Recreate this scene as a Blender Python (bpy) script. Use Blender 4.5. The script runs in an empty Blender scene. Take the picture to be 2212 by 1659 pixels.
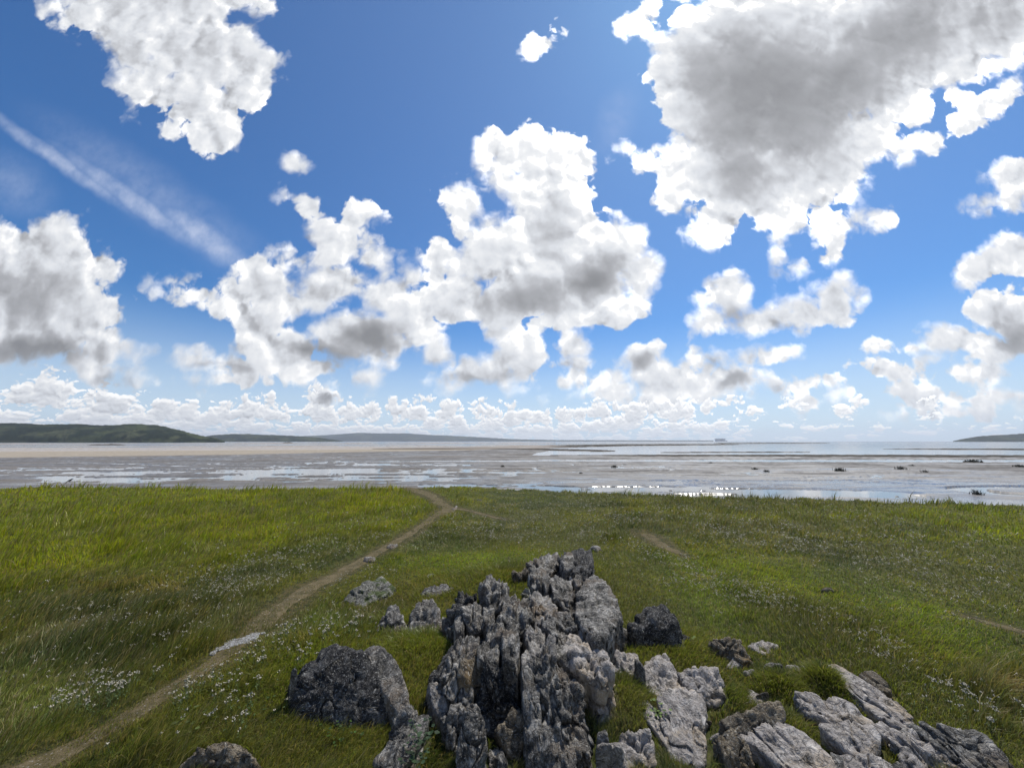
import bpy, bmesh, math
import numpy as np
from mathutils import Vector, Matrix

# ------------------------------------------------------------------ camera
W0, H0, F0 = 2212.0, 1659.0, 831.7          # reference frame used for survey angles
CAM_Z = 2.6
PITCH = math.atan((953 - H0 / 2) / F0)
scene = bpy.context.scene
cam_data = bpy.data.cameras.new("camera")
cam_data.sensor_width = 36.0
cam_data.lens = 36.0 * F0 / W0
cam_data.clip_start = 0.05
cam_data.clip_end = 60000
cam = bpy.data.objects.new("camera", cam_data)
cam.location = (0, 0, CAM_Z)
cam.rotation_euler = (math.pi / 2 + PITCH, 0, 0)
scene.collection.objects.link(cam)
scene.camera = cam
scene.render.resolution_x, scene.render.resolution_y = 1024, 767

CP, SP = math.cos(PITCH), math.sin(PITCH)
def ray(px, py):
    x = (px - W0 / 2) / F0; y = (H0 / 2 - py) / F0
    v = np.array([x, CP - y * SP, SP + y * CP])
    return v / np.linalg.norm(v)
def at(px, py, z=0.0):
    r = ray(px, py); t = (z - CAM_Z) / r[2]
    return np.array([r[0] * t, r[1] * t, z])

# ------------------------------------------------------------------ light
SUN_EL, SUN_AZ = math.radians(54), math.radians(34)      # azimuth clockwise from +Y
view = scene.view_settings
scene.display_settings.display_device = 'sRGB'
view.view_transform = 'Standard'; view.look = 'None'; view.gamma = 1.0; view.exposure = 0.0
view.use_curve_mapping = False
sun_dir = Vector((math.sin(SUN_AZ) * math.cos(SUN_EL), math.cos(SUN_AZ) * math.cos(SUN_EL), math.sin(SUN_EL)))
sd = bpy.data.lights.new("sun", 'SUN'); sd.energy = 4.4; sd.angle = math.radians(5); sd.color = (1.0, 0.95, 0.87)
sun = bpy.data.objects.new("sun", sd); scene.collection.objects.link(sun)
sun.rotation_euler = (-sun_dir).to_track_quat('-Z', 'Y').to_euler()
sun.location = sun_dir * 50

# ------------------------------------------------------------------ node helper
class NT:
    def __init__(s, tree): s.t = tree; s.n = tree.nodes; s.l = tree.links
    def add(s, typ, **kw):
        n = s.n.new(typ)
        for k, v in kw.items(): setattr(n, k, v)
        return n
    def put(s, sock, v):
        if v is None: return
        if hasattr(v, 'is_output') or isinstance(v, bpy.types.NodeSocket): s.l.new(v, sock)
        else: sock.default_value = v
    def m(s, op, a, b=None, c=None, clamp=False):
        n = s.add('ShaderNodeMath', operation=op, use_clamp=clamp)
        s.put(n.inputs[0], a); s.put(n.inputs[1], b); s.put(n.inputs[2], c)
        return n.outputs[0]
    def v(s, op, a, b=None, scale=None):
        n = s.add('ShaderNodeVectorMath', operation=op)
        s.put(n.inputs[0], a); s.put(n.inputs[1], b)
        if scale is not None: s.put(n.inputs['Scale'], scale)
        return n.outputs['Value'] if op in ('LENGTH', 'DOT_PRODUCT', 'DISTANCE') else n.outputs['Vector']
    def mr(s, v, a, b, c=0.0, d=1.0, smooth=True):
        n = s.add('ShaderNodeMapRange', interpolation_type='SMOOTHSTEP' if smooth else 'LINEAR')
        if not smooth: n.clamp = True
        for i, x in enumerate((v, a, b, c, d)): s.put(n.inputs[i], x)
        return n.outputs[0]
    def noise(s, vec, scale, detail=2.0, rough=0.5, dist=0.0, lac=2.0, col=False, w=None):
        n = s.add('ShaderNodeTexNoise')
        if w is not None: n.noise_dimensions = '4D'; s.put(n.inputs['W'], w)
        s.put(n.inputs['Vector'], vec); s.put(n.inputs['Scale'], scale); s.put(n.inputs['Detail'], detail)
        s.put(n.inputs['Roughness'], rough); s.put(n.inputs['Distortion'], dist); s.put(n.inputs['Lacunarity'], lac)
        return n.outputs['Color' if col else 'Fac']
    def vor(s, vec, scale, detail=0.0, rough=0.5, feature='F1', lac=2.0, rnd=1.0, smooth=None, out='Distance'):
        n = s.add('ShaderNodeTexVoronoi', feature=feature)
        s.put(n.inputs['Vector'], vec); s.put(n.inputs['Scale'], scale)
        if 'Detail' in n.inputs and n.inputs['Detail'].enabled:
            s.put(n.inputs['Detail'], detail); s.put(n.inputs['Roughness'], rough); s.put(n.inputs['Lacunarity'], lac)
        if smooth is not None: s.put(n.inputs['Smoothness'], smooth)
        s.put(n.inputs['Randomness'], rnd)
        return n.outputs[out]
    def mix(s, fac, a, b, blend='MIX'):
        n = s.add('ShaderNodeMix', data_type='RGBA', blend_type=blend)
        s.put(n.inputs[0], fac); s.put(n.inputs[6], a); s.put(n.inputs[7], b)
        return n.outputs[2]
    def xyz(s, x, y, z):
        n = s.add('ShaderNodeCombineXYZ')
        s.put(n.inputs[0], x); s.put(n.inputs[1], y); s.put(n.inputs[2], z); return n.outputs[0]
    def sep(s, v):
        n = s.add('ShaderNodeSeparateXYZ'); s.put(n.inputs[0], v); return n.outputs
    def ramp(s, fac, stops, interp='LINEAR'):
        n = s.add('ShaderNodeValToRGB'); n.color_ramp.interpolation = interp
        e = n.color_ramp.elements
        while len(e) < len(stops): e.new(0.5)
        for i, (p, c) in enumerate(stops):
            e[i].position = p; e[i].color = (c[0], c[1], c[2], 1)
        s.put(n.inputs[0], fac); return n.outputs[0]

# ------------------------------------------------------------------ sky with cumulus clouds (world, by direction)
# each cloud lobe: bearing given as survey px, half widths, tilt in degrees, weight (soft lobes < 1)
LOBES = [
 # high cloud upper left
 (330,-30,240,110,10,1),(430,90,140,110,25,1),(520,150,85,90,0,1),(450,220,90,75,40,1),(200,30,110,50,25,.8),(470,285,40,42,0,.7),(565,135,42,50,0,1),(340,190,90,60,40,.55),(280,110,110,60,40,.8),
 # large cloud upper right
 (1700,120,290,200,0,1),(1530,150,125,160,0,1),(1600,330,150,160,0,1),(1740,300,170,160,-30,1),(1950,110,260,150,-25,1),(2160,20,200,120,-25,1),(1560,465,85,60,0,1),(1455,440,32,32,0,.8),(1670,450,90,50,0,1),(1830,350,80,60,-40,.9),(1475,370,40,60,0,.8),
 (1380,40,20,42,20,.7),(1840,490,68,34,-10,.9),(1790,535,55,26,-45,.8),(1725,578,42,14,-25,.8),(1682,535,10,24,10,.5),(2110,245,75,22,-35,.8),(2175,205,40,18,-45,.7),(1960,325,45,14,-25,.5),(1390,345,22,12,0,.4),
 # tall central tower
 (1062,315,34,38,0,1),(1075,370,50,55,0,1),(1155,330,70,60,0,1),(1235,335,36,44,0,1),(1190,430,95,110,0,1),(1190,540,150,110,0,1),(1320,545,85,75,0,1),(1375,590,50,62,0,1),(1372,510,36,36,0,1),(1240,620,150,85,0,1),(1120,640,120,80,0,1),(1085,540,80,80,0,1),(1005,440,38,62,-12,.6),(1020,590,90,55,0,1),(945,555,32,34,0,.9),(990,640,100,65,0,1),(1310,680,50,24,-15,.9),(1090,710,60,28,0,.8),
 # left middle mass
 (762,490,20,34,0,.9),(740,530,50,40,-20,.8),(705,520,40,32,0,.8),(800,555,45,28,0,.45),(640,565,55,32,0,1),(565,595,50,34,0,1),(590,635,100,55,0,1),(520,650,50,45,0,1),(720,625,95,50,0,1),(840,635,80,48,0,1),(880,690,60,50,0,1),(550,705,60,55,0,1),(620,765,90,45,0,1),(770,725,110,62,0,1),(850,745,50,50,0,1),(700,790,85,25,0,.9),(755,822,62,24,0,.8),(712,850,30,24,0,.7),
 # left edge cloud
 (60,540,110,80,0,1),(160,560,85,75,0,1),(225,560,42,45,0,1),(80,640,130,80,0,1),(30,720,140,70,0,1),(170,700,100,60,0,1),(235,745,48,48,0,1),(-30,560,90,120,0,1),(245,800,50,30,0,.7),(110,750,120,40,0,.9),(110,480,60,28,0,1),
 # smaller ones
 (370,612,26,12,0,.55),(375,634,34,12,0,.55),(425,778,72,20,6,.9),(505,792,48,24,0,.9),(490,822,55,12,-5,.6),(385,764,28,12,0,.7),
 (638,353,24,17,0,.8),(640,430,24,18,40,.55),(648,458,18,14,0,.5),(815,450,17,12,0,.4),(1172,88,34,26,-50,.8),(1155,115,22,10,-20,.6),
 (955,770,36,48,0,.9),(1000,805,72,38,0,1),(1085,800,85,44,0,1),(1140,770,34,46,0,.9),(1120,730,46,22,0,.8),(1195,838,24,14,0,.6),
 (1250,745,40,38,0,1),(1262,790,60,34,0,1),(1320,812,50,30,0,.9),(1330,842,28,12,0,.6),
 (1390,785,46,44,0,1),(1440,812,80,34,0,1),(1535,792,42,40,0,1),(1565,815,80,32,0,1),(1640,772,52,20,-18,.9),(1690,757,36,12,-8,.8),(1400,855,55,24,0,.8),(1490,835,110,22,0,.8),
 (1560,640,75,50,0,1),(1545,685,55,34,0,1),(1640,695,100,34,0,1),(1705,685,70,30,0,1),(1802,648,58,44,0,1),(1745,685,70,32,0,1),
 (2190,385,66,44,-20,1),(2165,445,60,30,-10,.9),(2130,572,70,30,-20,1),(2200,540,60,42,0,1),
 (2175,685,75,62,0,1),(2080,735,105,34,0,1),(1985,742,60,14,0,.8),(2170,755,90,26,0,1),(2020,771,26,10,0,.6),
 (1900,802,66,17,0,.9),(1788,825,30,9,0,.7),(1692,838,26,12,0,.8),(1955,855,40,15,0,.8),(2010,866,40,7,0,.6),(2135,808,60,15,0,.8),(2182,852,46,18,0,.9),(2095,866,50,6,0,.5),(1872,890,26,7,0,.6),(1790,848,16,5,0,.5),(1745,860,18,5,0,.5),(2040,893,30,4,0,.4),
]
# thick cloud bases: grey lobes
DARKS = [(1640,200,230,210,0,1),(1800,200,190,130,-35,.9),(1950,60,250,120,-25,.8),(1600,370,110,80,0,.7),(2150,20,150,90,-20,.5),
 (1290,600,90,50,-20,.95),(1150,640,120,60,0,.65),(1200,470,60,90,0,.35),(1060,640,70,50,0,.5),(800,730,70,45,0,.9),(700,770,90,26,0,.9),(700,640,50,30,0,.3),
 (60,760,170,38,0,.9),(60,640,110,70,0,.45),(1590,680,45,34,0,.7),(1400,785,34,24,0,.7),(1585,825,50,16,0,.7),(1540,785,30,26,0,.5),(1800,650,30,22,0,.35),
 (2190,740,50,44,0,.8),(2180,680,40,30,0,.35),(1000,825,50,16,0,.6),(1080,815,50,22,0,.5),(715,860,24,16,0,.8),(500,800,40,12,0,.4),(1260,730,24,18,0,.5),(440,785,50,8,0,.4),(240,815,50,20,0,.6),(250,90,110,50,20,.15)]

world = bpy.data.worlds.new("World"); scene.world = world; world.use_nodes = True
wt = NT(world.node_tree); wt.n.clear()
world.cycles.sampling_method = 'MANUAL'; world.cycles.sample_map_resolution = 512

US = 8.317                                   # 1 unit = 100 survey px near the view axis
def uv(px, py):
    r = ray(px, py); return np.array([r[0] / r[1], r[2] / r[1]]) * US
ROTS = [i * 11.25 for i in range(8)]
def make_field(name, lobes, k):
    g = bpy.data.node_groups.new(name, 'ShaderNodeTree')
    g.interface.new_socket('U', in_out='INPUT', socket_type='NodeSocketVector')
    g.interface.new_socket('F', in_out='OUTPUT', socket_type='NodeSocketFloat')
    t = NT(g); gi = t.add('NodeGroupInput'); go = t.add('NodeGroupOutput')
    acc = None
    U = gi.outputs[0]
    for li, (px, py, rx, ry, rot, w) in enumerate(lobes):
        if li and li % 10 == 0:                # a zero-weight link keeps node evaluation in short chunks
            U = t.v('ADD', gi.outputs[0], t.m('MULTIPLY', acc, 1e-7)); cur = {0: U}
        elif li == 0: cur = {0: U}
        c = uv(px, py); e = 5.0
        J = np.stack([(uv(px + e, py) - c) / e, (uv(px, py + e) - c) / e], 1)
        th = math.radians(rot)
        A = J @ np.array([math.cos(th), math.sin(th)]) * rx; B = J @ np.array([-math.sin(th), math.cos(th)]) * ry
        Um, S, _ = np.linalg.svd(np.stack([A, B], 1))
        ang = math.degrees(math.atan2(Um[1, 0], Um[0, 0])) % 180.0
        qi = int(round(ang / 11.25)) % 16; sx, sy = S
        if qi >= 8: qi -= 8; sx, sy = sy, sx
        if abs(sx - sy) < .12 * sx: qi = 0
        if qi not in cur:
            tr = math.radians(ROTS[qi])
            cur[qi] = t.xyz(t.v('DOT_PRODUCT', cur[0], (math.cos(tr), math.sin(tr), 0)), t.v('DOT_PRODUCT', cur[0], (-math.sin(tr), math.cos(tr), 0)), 0.0)
        tr = math.radians(ROTS[qi])
        cx = c[0] * math.cos(tr) + c[1] * math.sin(tr); cy = -c[0] * math.sin(tr) + c[1] * math.cos(tr)
        mv = t.v('MULTIPLY_ADD', cur[qi], (1 / sx, 1 / sy, 0)); mv.node.inputs[2].default_value = (-cx / sx, -cy / sy, 0)
        ln = t.v('LENGTH', mv)
        if k is None: term = t.mr(ln, 0.15, 1.4, w, 0.0)
        else:
            R = .95 * min(sx, sy) ** .78 * w
            term = t.m('MULTIPLY_ADD', ln, -R, R)
        acc = term if acc is None else (t.m('MAXIMUM', acc, term) if k is None else t.m('SMOOTH_MAX', acc, term, k))
    t.l.new(acc, go.inputs[0])
    return g
lobe_group = make_field('cloud_lobes', LOBES, 0.10)
dark_group = make_field('cloud_bases', DARKS, None)

def use(t, group, vec):
    n = t.add('ShaderNodeGroup'); n.node_tree = group; t.put(n.inputs[0], vec); return n.outputs[0]
def noise2(t, vec, scale, detail, rough, col=False):
    r = t.noise(vec, scale, detail, rough, col=col); r.node.noise_dimensions = '2D'; return r
def vor2(t, vec, scale, detail, rough, lac=2.2):
    r = t.vor(vec, scale, detail, rough, lac=lac); r.node.voronoi_dimensions = '2D'; return r
def madd(t, a, s, b):
    r = t.v('MULTIPLY_ADD', a, (s, s, s)); t.l.new(b, r.node.inputs[2]); return r

# billow detail of the clouds, in tangent coordinates
def make_detail():
    g = bpy.data.node_groups.new('cloud_billows', 'ShaderNodeTree')
    g.interface.new_socket('U', in_out='INPUT', socket_type='NodeSocketVector')
    g.interface.new_socket('N', in_out='OUTPUT', socket_type='NodeSocketFloat')
    t = NT(g); gi = t.add('NodeGroupInput'); go = t.add('NodeGroupOutput'); U = gi.outputs[0]
    w = t.v('SUBTRACT', noise2(t, U, 2.2, 2.0, .6, True), (.5, .5, .5))
    Uw = madd(t, w, .35, U)
    d = vor2(t, Uw, 1.15, 3.0, .44)
    bil = t.m('SUBTRACT', .36, t.m('MULTIPLY', d, d))
    fb = t.m('SUBTRACT', noise2(t, U, 1.2, 4.0, .50), .5)
    t.l.new(t.m('ADD', t.m('MULTIPLY', bil, .50), t.m('MULTIPLY', fb, .80)), go.inputs[0])
    return g
detail_group = make_detail()
def make_relief():
    g = bpy.data.node_groups.new('cloud_relief', 'ShaderNodeTree')
    g.interface.new_socket('U', in_out='INPUT', socket_type='NodeSocketVector')
    g.interface.new_socket('N', in_out='OUTPUT', socket_type='NodeSocketFloat')
    t = NT(g); gi = t.add('NodeGroupInput'); go = t.add('NodeGroupOutput'); U = gi.outputs[0]
    Uw = madd(t, t.v('SUBTRACT', noise2(t, U, 1.6, 3.0, .6, True), (.5, .5, .5)), .55, U)
    d = vor2(t, Uw, 1.15, 2.0, .42, lac=2.1); d.node.feature = 'SMOOTH_F1'; d.node.inputs['Smoothness'].default_value = .35
    fb = t.m('SUBTRACT', noise2(t, U, 1.0, 3.0, .5), .5)
    t.l.new(t.m('ADD', t.m('MULTIPLY', t.m('MULTIPLY', d, d), -.75), t.m('MULTIPLY', fb, .9)), go.inputs[0])
    return g
relief_group = make_relief()
def make_rows():
    g = bpy.data.node_groups.new('cloud_rows', 'ShaderNodeTree')
    g.interface.new_socket('Q', in_out='INPUT', socket_type='NodeSocketVector')
    g.interface.new_socket('N', in_out='OUTPUT', socket_type='NodeSocketFloat')
    t = NT(g); gi = t.add('NodeGroupInput'); go = t.add('NodeGroupOutput'); Q = gi.outputs[0]
    w = t.v('SUBTRACT', noise2(t, Q, 1.2, 3.0, .6, True), (.5, .5, .5))
    d = vor2(t, madd(t, w, .8, Q), .8, 3.0, .62)
    hb = t.m('SUBTRACT', .40, t.m('MULTIPLY', d, d))
    hn = t.m('SUBTRACT', noise2(t, Q, .5, 5.0, .66), .5)
    t.l.new(t.m('ADD', t.m('MULTIPLY', hb, .8), t.m('MULTIPLY', hn, 1.5)), go.inputs[0])
    return g
rows_group = make_rows()

t = wt
D = t.v('NORMALIZE', t.add('ShaderNodeTexCoord').outputs['Generated'])
dd = t.sep(D); elv = t.m('MAXIMUM', dd[2], 0.0)
sdv = tuple(sun_dir)
cosun = t.v('DOT_PRODUCT', D, sdv)
ya = t.m('MAXIMUM', t.m('ABSOLUTE', dd[1]), .06)
U = t.v('SCALE', t.xyz(t.m('DIVIDE', dd[0], ya), t.m('DIVIDE', dd[2], ya), 0.0), scale=US)
usun = (sun_dir[0] / sun_dir[1] * US, sun_dir[2] / sun_dir[1] * US, 0.0)
toward = t.v('NORMALIZE', t.v('SUBTRACT', usun, U))
# warp so the lobes lose their outline
wA = t.v('SUBTRACT', noise2(t, U, .9, 3.0, .55, True), (.5, .5, .5))
Uw = madd(t, wA, .42, U)
base = use(t, lobe_group, Uw)
U1 = t.v('ADD', U, t.m('MULTIPLY', base, 1e-7))
n0 = use(t, detail_group, U1)
U2 = t.v('ADD', U1, t.m('MULTIPLY', n0, 1e-7))
s0 = use(t, relief_group, U2)
n1 = use(t, relief_group, madd(t, toward, .20, t.v('ADD', U2, t.m('MULTIPLY', s0, 1e-7))))
amp = t.mr(base, -.30, .05, .55, 1.0)
f = t.m('ADD', base, t.m('MULTIPLY', n0, .66)); f = t.m('ADD', f, .19)
f = t.m('ADD', f, t.mr(dd[2], .83, .93, 0.0, 1.3))          # unseen cloud added overhead to whiten the ambient light
# cumulus rows stacked towards the horizon
az = t.m('ARCTAN2', dd[0], dd[1])
qx = t.m('MULTIPLY', az, 24.0)
lg = t.m('LOGARITHM', t.m('ADD', elv, .035), math.e)
Q = t.xyz(qx, t.m('MULTIPLY', lg, 3.0), t.m('MULTIPLY', n1, 1e-7))
r0 = use(t, rows_group, Q)
r1 = use(t, rows_group, t.v('ADD', Q, t.xyz(.03, .16, t.m('MULTIPLY', r0, 1e-7))))
topn = noise2(t, t.xyz(t.m('MULTIPLY', az, 5.0), 3.3, 0.0), 1.0, 4.0, .6)
top = t.m('MULTIPLY_ADD', topn, .13, .058)
env = t.mr(t.m('DIVIDE', elv, top), .55, 1.25, .92, -.9)
cov_az = t.mr(az, .34, .62, 0.0, -.72)
hf = t.m('ADD', t.m('ADD', r0, env), t.m('ADD', cov_az, t.mr(elv, 0.0, .03, -.15, 0.0)))
isrow = t.m('GREATER_THAN', hf, f)
f0 = t.m('SMOOTH_MAX', f, hf, .04)
relief = t.m('SUBTRACT', s0, n1)
relr = t.m('SUBTRACT', r0, r1)
relief = t.m('ADD', t.m('MULTIPLY', relief, t.m('SUBTRACT', 1.0, isrow)), t.m('MULTIPLY', t.m('MULTIPLY', relr, isrow), .8))
Dk = t.v('ADD', U, t.m('MULTIPLY', r1, 1e-7))
dark = use(t, dark_group, madd(t, wA, .7, Dk))
soft = t.mr(noise2(t, U, .45, 2.0, .5), .38, .62, .12, .44)
soft = t.m('ADD', t.m('MULTIPLY', soft, t.m('SUBTRACT', 1.0, isrow)), t.m('MULTIPLY', isrow, .24))
alpha = t.mr(f0, -.01, soft, 0.0, 1.0)
glowsun = t.m('POWER', t.m('MAXIMUM', cosun, 0.0), 4.0)
depth = t.mr(f0, .08, 1.1, 0.0, 1.0, smooth=False)
lit = t.m('MULTIPLY_ADD', depth, -.22, .945)
lit = t.m('ADD', lit, t.m('MULTIPLY', relief, t.m('MULTIPLY', t.m('MULTIPLY_ADD', depth, -.22, .58), t.m('MULTIPLY_ADD', dark, -.82, 1.0))))
lit = t.m('SUBTRACT', lit, t.m('MULTIPLY', dark, .54))
lit = t.m('ADD', lit, t.m('MULTIPLY', isrow, .09))
lit = t.m('ADD', lit, t.m('MULTIPLY', t.m('SUBTRACT', glowsun, .28), .30))
lit = t.m('MINIMUM', t.m('MAXIMUM', lit, .15), 1.15)
ccol = t.ramp(lit, [(0.0, (.16, .17, .18)), (.30, (.27, .275, .29)), (.55, (.46, .47, .50)), (.76, (.73, .755, .80)), (.90, (.88, .895, .92)), (1.0, (1.0, 1.0, 1.0))])
boost = t.m('MULTIPLY_ADD', t.m('MAXIMUM', t.m('SUBTRACT', lit, .93), 0.0), t.m('MULTIPLY_ADD', glowsun, 5.5, .8), 1.0)   # sunlit cloud is far brighter than the exposure holds
ccol = t.v('SCALE', ccol, scale=boost)
# clear sky
sky = wt.add('ShaderNodeTexSky', sky_type='NISHITA')
sky.sun_disc = False; sky.sun_elevation = SUN_EL; sky.sun_rotation = SUN_AZ
sky.altitude = 0; sky.air_density = 1.0; sky.dust_density = 0.3; sky.ozone_density = 2.5
SKY_STRENGTH = 0.10
clear = wt.v('MULTIPLY', sky.outputs[0], (.36, .76, 1.14))
# contrail and thin veils
cg = make_field('contrail', [(120,345,200,16,28.5,.9),(290,435,210,22,28.5,1),(440,512,130,32,28.5,1),(30,400,90,60,30,.35),(1330,260,40,80,30,.25),(330,420,300,60,30,.35)], None)
cf = use(wt, cg, madd(wt, wA, .25, wt.v('ADD', U, wt.m('MULTIPLY', dark, 1e-7))))
cf = wt.m('MULTIPLY', cf, wt.m('MULTIPLY_ADD', noise2(wt, U, 2.2, 4.0, .6), .85, .0))
S = 1.0 / SKY_STRENGTH
def scl(c): return wt.v('SCALE', c, scale=S)
haze = wt.mr(elv, 0.0, .30, 1.15, 0.0)
col = wt.mix(wt.m('MULTIPLY', haze, .75), clear, scl((.70, .82, .94)))
col = wt.mix(wt.m('MULTIPLY', wt.m('POWER', wt.m('MAXIMUM', cosun, 0.0), 3.0), .10), col, scl((.8, .88, 1.0)))
col = wt.mix(cf, col, scl((.70, .76, .92)))
hz2 = wt.mr(elv, 0.0, .05, .55, 0.0)
ccol = wt.mix(hz2, ccol, (.80, .86, .93, 1))
col = wt.mix(alpha, col, scl(ccol))
ground = wt.mr(dd[2], -.03, 0.0, 1.0, 0.0)
col = wt.mix(ground, col, scl((.30, .32, .30)))
bg = wt.add('ShaderNodeBackground'); bg.inputs['Strength'].default_value = SKY_STRENGTH
wt.l.new(col, bg.inputs['Color'])
wo = wt.add('ShaderNodeOutputWorld'); wt.l.new(bg.outputs[0], wo.inputs['Surface'])

# ================================================================== numeric helpers
rng = np.random.default_rng(11)
def _hash(ix, iy, iz, seed):
    h = (ix.astype(np.uint32) * np.uint32(374761393) + iy.astype(np.uint32) * np.uint32(668265263) + iz.astype(np.uint32) * np.uint32(2147483647 & 0x5bd1e995) + np.uint32(seed * 977 + 13))
    h = (h ^ (h >> np.uint32(13))) * np.uint32(1274126177)
    return (h ^ (h >> np.uint32(16)))
def vnoise(x, y, z, seed=0):
    """smooth value noise, -1..1"""
    x = np.asarray(x, float); y = np.asarray(y, float) + 0 * x; z = np.asarray(z, float) + 0 * x
    xi = np.floor(x).astype(np.int64); yi = np.floor(y).astype(np.int64); zi = np.floor(z).astype(np.int64)
    fx, fy, fz = x - xi, y - yi, z - zi
    fx = fx * fx * fx * (fx * (fx * 6 - 15) + 10); fy = fy * fy * fy * (fy * (fy * 6 - 15) + 10); fz = fz * fz * fz * (fz * (fz * 6 - 15) + 10)
    out = 0
    for dx in (0, 1):
        wx = fx if dx else 1 - fx
        for dy in (0, 1):
            wy = fy if dy else 1 - fy
            for dz_ in (0, 1):
                wz = fz if dz_ else 1 - fz
                out = out + wx * wy * wz * (_hash(xi + dx, yi + dy, zi + dz_, seed) / 4294967295.0)
    return out * 2 - 1
def fbm(x, y, z=0.0, octv=4, seed=0, gain=.5):
    s = 0; a = 1; n = 0
    for i in range(octv):
        s = s + a * vnoise(x * 2 ** i + 7.1 * i, np.asarray(y) * 2 ** i, np.asarray(z) * 2 ** i, seed + i); n += a; a *= gain
    return s / n
def sstep(a, b, x):
    t = np.clip((x - a) / (b - a), 0, 1); return t * t * (3 - 2 * t)

COL = scene.collection
def new_mesh(name, V, F, mat=None, smooth=True, parent=None, attrs=None, loc=None):
    """V (n,3); F list of arrays (m,k) of faces. attrs: name -> (n,3) colour"""
    V = np.asarray(V, np.float32)
    me = bpy.data.meshes.new(name)
    if not isinstance(F, (list, tuple)): F = [F]
    F = [np.asarray(f, np.int32) for f in F if len(f)]
    me.vertices.add(len(V)); me.vertices.foreach_set('co', V.ravel())
    loops = np.concatenate([f.ravel() for f in F]); sizes = np.concatenate([np.full(len(f), f.shape[1], np.int32) for f in F])
    starts = np.concatenate([[0], np.cumsum(sizes)[:-1]]).astype(np.int32)
    me.loops.add(len(loops)); me.loops.foreach_set('vertex_index', loops)
    me.polygons.add(len(sizes)); me.polygons.foreach_set('loop_start', starts)
    if smooth: me.polygons.foreach_set('use_smooth', np.ones(len(sizes), bool))
    me.update(calc_edges=True)
    if attrs:
        for k, a in attrs.items():
            a = np.asarray(a, np.float32)
            if a.shape[1] == 3: a = np.concatenate([a, np.ones((len(a), 1), np.float32)], 1)
            at_ = me.color_attributes.new(k, 'FLOAT_COLOR', 'POINT'); at_.data.foreach_set('color', a.ravel())
    if mat: me.materials.append(mat)
    o = bpy.data.objects.new(name, me); COL.objects.link(o)
    if loc is not None: o.location = loc
    if parent: o.parent = parent
    return o
def tag(o, label=None, cat=None, group=None, kind=None):
    if label: o['label'] = label
    if cat: o['category'] = cat
    if group: o['group'] = group
    if kind: o['kind'] = kind
    return o
def empty(name, loc=(0, 0, 0)):
    o = bpy.data.objects.new(name, None); COL.objects.link(o); o.location = loc; o.empty_display_size = .1; return o
def grid_faces(nr, nc, wrap=False):
    i = np.arange(nr - 1)[:, None] * nc; j = np.arange(nc if wrap else nc - 1)[None]
    jn = (j + 1) % nc
    return np.stack([i + j, i + jn, i + nc + jn, i + nc + j], -1).reshape(-1, 4)
def to_px(x, y, z):
    """survey coordinates of ground positions"""
    dz_ = np.asarray(z) - CAM_Z
    d = y * CP + dz_ * SP; u = -y * SP + dz_ * CP
    d = np.where(np.abs(d) < 1e-3, 1e-3, d)
    return W0 / 2 + F0 * x / d, H0 / 2 - F0 * u / d, d
def material(name):
    m = bpy.data.materials.new(name); m.use_nodes = True; m.node_tree.nodes.clear(); t = NT(m.node_tree)
    out = t.add('ShaderNodeOutputMaterial'); return m, t, out
def principled(t, out, **kw):
    b = t.add('ShaderNodeBsdfPrincipled')
    for k, v in kw.items(): t.put(b.inputs[k.replace('_', ' ')], v)
    t.l.new(b.outputs[0], out.inputs['Surface']); return b
def bump(t, h, dist, strength=1.0):
    n = t.add('ShaderNodeBump'); t.put(n.inputs['Height'], h); n.inputs['Distance'].default_value = dist; n.inputs['Strength'].default_value = strength
    return n.outputs[0]
def attr(t, name):
    n = t.add('ShaderNodeAttribute'); n.attribute_name = name; return n.outputs['Color']
def objco(t): return t.add('ShaderNodeTexCoord').outputs['Object']

# ================================================================== ground
EDGE = [(-600, 1050), (0, 1049), (100, 1047), (250, 1048), (440, 1049), (600, 1050), (840, 1047), (1000, 1046), (1150, 1051), (1300, 1057), (1500, 1064), (1700, 1071), (1900, 1076), (2100, 1081), (2212, 1087), (2700, 1100)]
ea, er = [], []
for (px, py) in EDGE:
    p = at(px, py + 2, .12); ea.append(math.atan2(p[0], p[1])); er.append(math.hypot(p[0], p[1]))
def edge_r(a):
    a = np.asarray(a)
    r = np.interp(a, ea, er)
    back = sstep(1.2, 2.2, np.abs(a)); r = r * (1 - back) + 40 * back
    r = r + .45 * np.maximum(vnoise(a * 150, 0, 0, 19), 0)
    return r + .7 * fbm(a * 9, 0.0, 0.0, 3, 5) + .35 * vnoise(a * 60, 0, 0, 9)
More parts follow.
